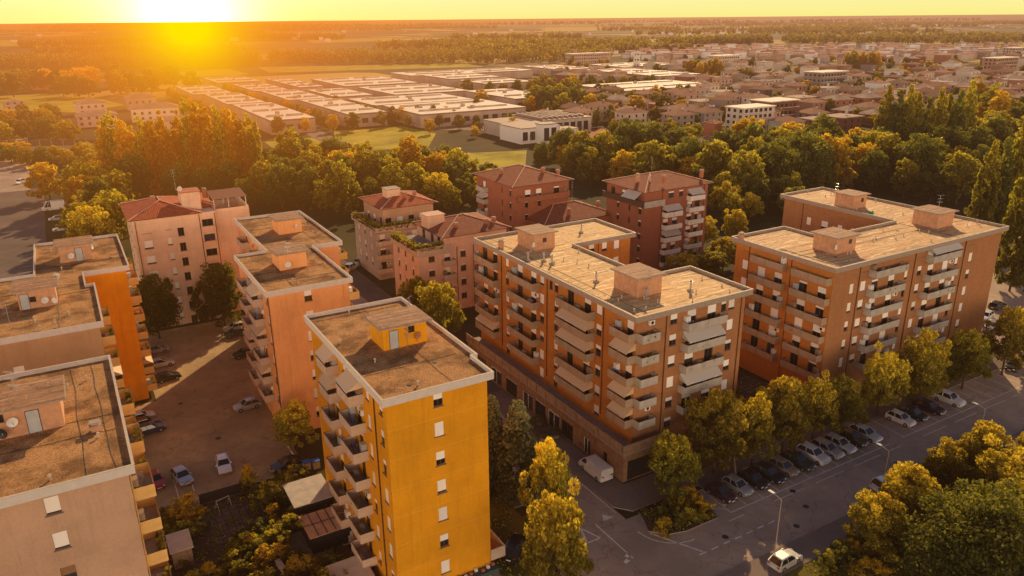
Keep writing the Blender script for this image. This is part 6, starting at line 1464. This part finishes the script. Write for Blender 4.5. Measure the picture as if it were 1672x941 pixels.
for zi_, (where, px, sp, most) in enumerate(town_zones):
    poly = [site(*p) for p in px]; us = [p[0] for p in poly]; vs = [p[1] for p in poly]; got = []
    for _ in range(9000):
        if len(got) >= most: break
        u, v = rnd.uniform(min(us), max(us)), rnd.uniform(min(vs), max(vs)); u = round(u/4)*4; v = round(v/19)*19+rnd.uniform(-2, 2)
        if not inside((u, v), poly) or any(a < u < b and c < v < d for a, b, c, d in CLR) or any((u-a)**2+(v-c)**2 < sp**2 for a, c in HP) or any((u-a)**2+(v-c)**2 < 64 for a, c in placed): continue
        if (u-360)**2+(v-247)**2 < 22**2 or (u-515)**2+(v-300)**2 < 18**2: continue
        HP.append((u, v)); got.append((u, v))
    got.sort(key=lambda p: xy(*p)[1]); nrow = max(1, math.ceil(len(got)/15)); per = math.ceil(len(got)/nrow)
    for rI in range(nrow):
        for j, (u, v) in enumerate(sorted(got[rI*per:(rI+1)*per], key=lambda p: proj_x(*p))):
            nh += 1; k = rnd.randrange(84); kn = ['brick', 'pink', 'grey', 'pale', 'brick', 'pale'][k % 6]
            house(u, v, k, rnd.choice([0, math.pi/2])*0+R(rnd.uniform(-7, 7))+(math.pi/2 if rnd.random() < .4 else 0), f'{kn} house {where}, {["front", "second", "third", "fourth"][rI]} row, {ORD[j]} from left', 'houses of the town', zi_ < 5)
print('houses', nh, 'trees', n_tree[0])
# taller landmarks of the town
def tower(label, px, py, w, d, h, wall, floors, rz=0.0, flat=True, cat='apartment block'):
    u, v = site(px, py); t = thing('town_block', label, cat, u, v, 0, TH+R(rz)); b = MB(); b.box(-w/2, w/2, -d/2, d/2, 0, h); build(b, 'wall', M[wall], t)
    if flat: b = MB(); b.box(-w/2-.6, w/2+.6, -d/2-.6, d/2+.6, h+.002, h+.5); build(b, 'roof', M['hall_roof'], t)
    else: slope_roof(t, -w/2, w/2, -d/2, d/2, h+.01, .8, .32, 'tiles_far')
    for f in range(floors):
        z = 1+f*h/floors
        for q in range(int(w/3.4)): b = MB(); x = -w/2+1+q*3.4; b.box(x, x+2.0, -d/2-.05, -d/2-.002, z, z+1.6); build(b, 'window', M['glass'], t)
        b = MB(); b.box(-w/2+.5, w/2-.5, -d/2-1.2, -d/2-.06, z-.35, z-.2); build(b, 'balcony', M['white'], t)
        for q in range(int(d/4)): b = MB(); y = -d/2+1+q*4; b.box(-w/2-.05, -w/2-.002, y, y+1.8, z, z+1.6); build(b, 'window', M['glass'], t)
    return t
tower('white flat roofed office with long window bands left of the brick town house', 1222, 213, 22, 12, 12, 'far_pale', 4); tower('brick three storey block right behind the white office', 1262, 200, 22, 14, 12, 'far_brick', 3); tower('brown block with blue grey glazed front in the town', 1345, 150, 30, 16, 15, 'far_grey', 4); tower('long pink block far right in the town', 1630, 118, 40, 14, 14, 'far_pink', 4)
tower('white hall sized building in the far left of the town', 1180, 108, 34, 18, 12, 'far_pale', 3); tower('pinkish block row beyond the halls', 960, 103, 60, 16, 12, 'far_pink', 3); tower('pale block at the far right edge of the town', 1655, 95, 30, 16, 13, 'far_pale', 4)
t = tower('red brick villa with square tower in the wood behind the blocks', 1165, 262, 20, 14, 8, 'brick_red', 2, 12, False, 'house'); b = MB(); b.box(-2.6, 2.6, -1, 4, 8.1, 15); build(b, 'tower', M['brick_red'], t); slope_roof(t, -2.6, 2.6, -1, 4, 15.01, .7, .35, 'tiles_brown')
t = tower('pale yellow bell tower far among the halls', 1039, 118, 5, 5, 22, 'far_pale', 4, 0, False, 'tower')
# trees scattered in the town
zz_ = [(1150, 128, 18, 'poplar row clump at the left of the town'), (1405, 118, 22, 'high poplar clump in the middle of the town'), (1200, 135, 10, 'trees before the white far hall')]
k_ = 0
for (px, py, hh, lab) in zz_:
    for j in range(7): k_ += 1; tree('poplar' if hh > 15 else 'small', j, *site(px+(j-3)*8, py+rnd.uniform(-2, 2)), f'{lab}, {ORD[j]} from left', lab, hh*rnd.uniform(.8, 1.1), 5)
C_t = 0
for _ in range(4000):
    if C_t >= 230: break
    px, py = rnd.uniform(880, 1672), rnd.uniform(96, 215); u, v = site(px, py)
    if py > 215-(px-1300)*.04 or any((u-a)**2+(v-c)**2 < 8.6**2 for a, c in HP+placed) or any(a < u < b and c < v < d for a, b, c, d in CLR): continue
    placed.append((u, v)); C_t += 1
    tree('small', C_t, u, v, 'small garden tree between the houses of the town', 'garden trees of the town', rnd.uniform(6, 10), rnd.uniform(2.6, 4.2), 'garden_tree')
far_b = MB(); rg = random.Random(3)
for k in range(420):
    px, py = rg.uniform(900, 1672), rg.uniform(78, 98) if k % 3 else rg.uniform(40, 60)
    if k % 9 == 0: px = rg.uniform(0, 900); py = rg.uniform(45, 70)
    u, v = site(px, py); w, d, h = rg.uniform(8, 20), rg.uniform(8, 16), rg.uniform(5, 9); x, y = xy(u, v)
    i = 0 if k % 2 else 1; far_b.box(x-w/2, x+w/2, y-d/2, y+d/2, 0, h, i); far_b.box(x-w/2-.5, x+w/2+.5, y-d/2-.5, y+d/2+.5, h+.01, h+1.2, 2)
o = build(far_b, 'distant_buildings', [M['far_pink'], M['far_pale'], M['tiles_far']]); o['label'] = 'distant roofs and farms on the plain'; o['category'] = 'buildings'; struct(o, 'stuff')
gcl = leaf_mesh('ground_cover', [(*xy(rnd.uniform(1.5, 19.5), rnd.uniform(58.5, 88)), .15) for _ in range(500)]+[(*xy(rnd.uniform(61, 130), rnd.uniform(30, 42.6)), .2) for _ in range(900)]+[(*xy(rnd.uniform(77, 91), rnd.uniform(67, 95)), .2) for _ in range(300)]+[(*xy(rnd.uniform(52, 59.5), rnd.uniform(54.6, 59)), .25) for _ in range(120)]+[(*xy(rnd.uniform(33, 39.3), rnd.uniform(55, 95)), .2) for _ in range(260)],
                [.8]*2080, 26000, .16, 'leaf', 5, .35); o = put('ground_cover', gcl); struct(o, 'stuff')

# look-alikes told apart by their order in the row, left to right as the camera sees them
same = {}
for o in COL.objects:
    if o.parent is None and o.get('label') and o.get('group'): same.setdefault(o['label'], []).append(o)
for lab, os_ in same.items():
    if len(os_) < 2: continue
    os_.sort(key=lambda o: o.location.y); nrow = math.ceil(len(os_)/19); per = math.ceil(len(os_)/nrow)
    RN = ['front', 'second', 'third', 'fourth', 'fifth', 'sixth', 'seventh', 'rearmost']
    for ri in range(nrow):
        for j, o in enumerate(sorted(os_[ri*per:(ri+1)*per], key=lambda o: o.location.x/max(o.location.y, 1))):
            o['label'] = lab+(', '+RN[min(ri, 7)]+' row' if nrow > 1 else '')+f', {ORD[j]} from left'

# ------------------------------------------------------------------ sky, sun, camera
SUN_AZ = 13.0; SUN_EL = 27.0
w = bpy.data.worlds.new('World'); scene.world = w; w.use_nodes = True; nt = w.node_tree; nt.nodes.clear()
sky = nt.nodes.new('ShaderNodeTexSky'); sky.sky_type = 'NISHITA'; sky.sun_disc = False; sky.sun_elevation = R(SUN_EL); sky.sun_rotation = R(SUN_AZ); sky.dust_density = 2.0; sky.ozone_density = 1.5; sky.altitude = 60
geo = nt.nodes.new('ShaderNodeTexCoord'); dirv = vmath(nt, 'NORMALIZE', geo.outputs['Generated']).outputs[0]
sp = nt.nodes.new('ShaderNodeSeparateXYZ'); L(nt, dirv, sp.inputs[0])
tight, mid, wide = glow_terms(nt, dirv)
skf = ramp(nt, sp.outputs['Z'], [(0.02, (0, 0, 0)), (0.12, (1, 1, 1))])
skyc = vmath(nt, 'MULTIPLY', vmath(nt, 'MULTIPLY', sky.outputs[0], skf).outputs[0], (0.046, 0.048, 0.060)).outputs[0]
band = ramp(nt, sp.outputs['Z'], [(0.0, (0.97, 0.85, 0.26)), (0.035, (1.0, 0.93, 0.45)), (0.09, (0.95, 0.66, 0.40)), (0.30, (0.11, 0.08, 0.06)), (0.55, (0, 0, 0))])
bk = ramp(nt, math_(nt, 'MULTIPLY', sp.outputs['Y'], -1.0), [(0.0, (0, 0, 0)), (0.8, (1, 1, 1))])
boost = mixc(nt, ramp(nt, sp.outputs['Z'], [(0.03, (0, 0, 0)), (0.10, (1, 1, 1))]), (0, 0, 0), mixc(nt, bk, (0.5, 0.34, 0.20), (6.0, 4.1, 2.5)))  # warm low sky added behind the camera to fill the shaded walls
bandk = ramp(nt, sp.outputs['Z'], [(0.05, (1, 1, 1)), (0.18, (.75, .75, .75)), (0.36, (0, 0, 0))])
boost = mixc(nt, 1.0, boost, bandk, 'MULTIPLY')
add = vmath(nt, 'ADD', vmath(nt, 'ADD', skyc, band).outputs[0], boost).outputs[0]
gl = vmath(nt, 'SCALE', (1.5, 1.3, 1.1)); gl.inputs[0].default_value = (1.6, 1.5, 1.5); L(nt, tight, gl.inputs['Scale'])
gm = nt.nodes.new('ShaderNodeVectorMath'); gm.operation = 'SCALE'; gm.inputs[0].default_value = (0.5, 0.22, 0.0); L(nt, mid, gm.inputs['Scale'])
tot = vmath(nt, 'ADD', vmath(nt, 'ADD', add, gl.outputs[0]).outputs[0], gm.outputs[0]).outputs[0]
bg = nt.nodes.new('ShaderNodeBackground'); L(nt, tot, bg.inputs[0]); bg.inputs[1].default_value = 1.0
wo = nt.nodes.new('ShaderNodeOutputWorld'); L(nt, bg.outputs[0], wo.inputs[0])
sl = bpy.data.lights.new('sun', 'SUN'); sl.energy = 5.0; sl.angle = R(0.5); sl.color = (1.0, 0.68, 0.33); so = bpy.data.objects.new('sun', sl); COL.objects.link(so)
az, el = R(SUN_AZ), R(SUN_EL); dv = Vector((math.sin(az)*math.cos(el), math.cos(az)*math.cos(el), math.sin(el))); so.rotation_euler = dv.to_track_quat('Z', 'Y').to_euler(); so.location = (60, 200, 120)
cam = bpy.data.cameras.new('camera'); co = bpy.data.objects.new('camera', cam); COL.objects.link(co); scene.camera = co
cam.sensor_width = 36; cam.lens = 36*FPX/1672; cam.clip_start = .5; cam.clip_end = 60000
c, s = math.cos(ROLL), math.sin(ROLL); U0 = Vector((0, math.sin(PITCH), math.cos(PITCH))); R0 = Vector((1, 0, 0)); Fw = Vector((0, math.cos(PITCH), -math.sin(PITCH)))
X = R0*c-U0*s; Y = R0*s+U0*c; mt = Matrix((X, Y, -Fw)).transposed().to_4x4(); mt.translation = (0, 0, CAM_Z); co.matrix_world = mt
scene.view_settings.view_transform = 'Standard'; scene.view_settings.look = 'None'; scene.view_settings.exposure = 0
cy = scene.cycles; cy.use_denoising = True; cy.max_bounces = 5; cy.diffuse_bounces = 3; cy.glossy_bounces = 2; cy.transmission_bounces = 3; cy.transparent_max_bounces = 4; cy.sample_clamp_indirect = 3.0; cy.caustics_reflective = False; cy.caustics_refractive = False
try: cy.denoising_prefilter = 'ACCURATE'
except Exception: pass
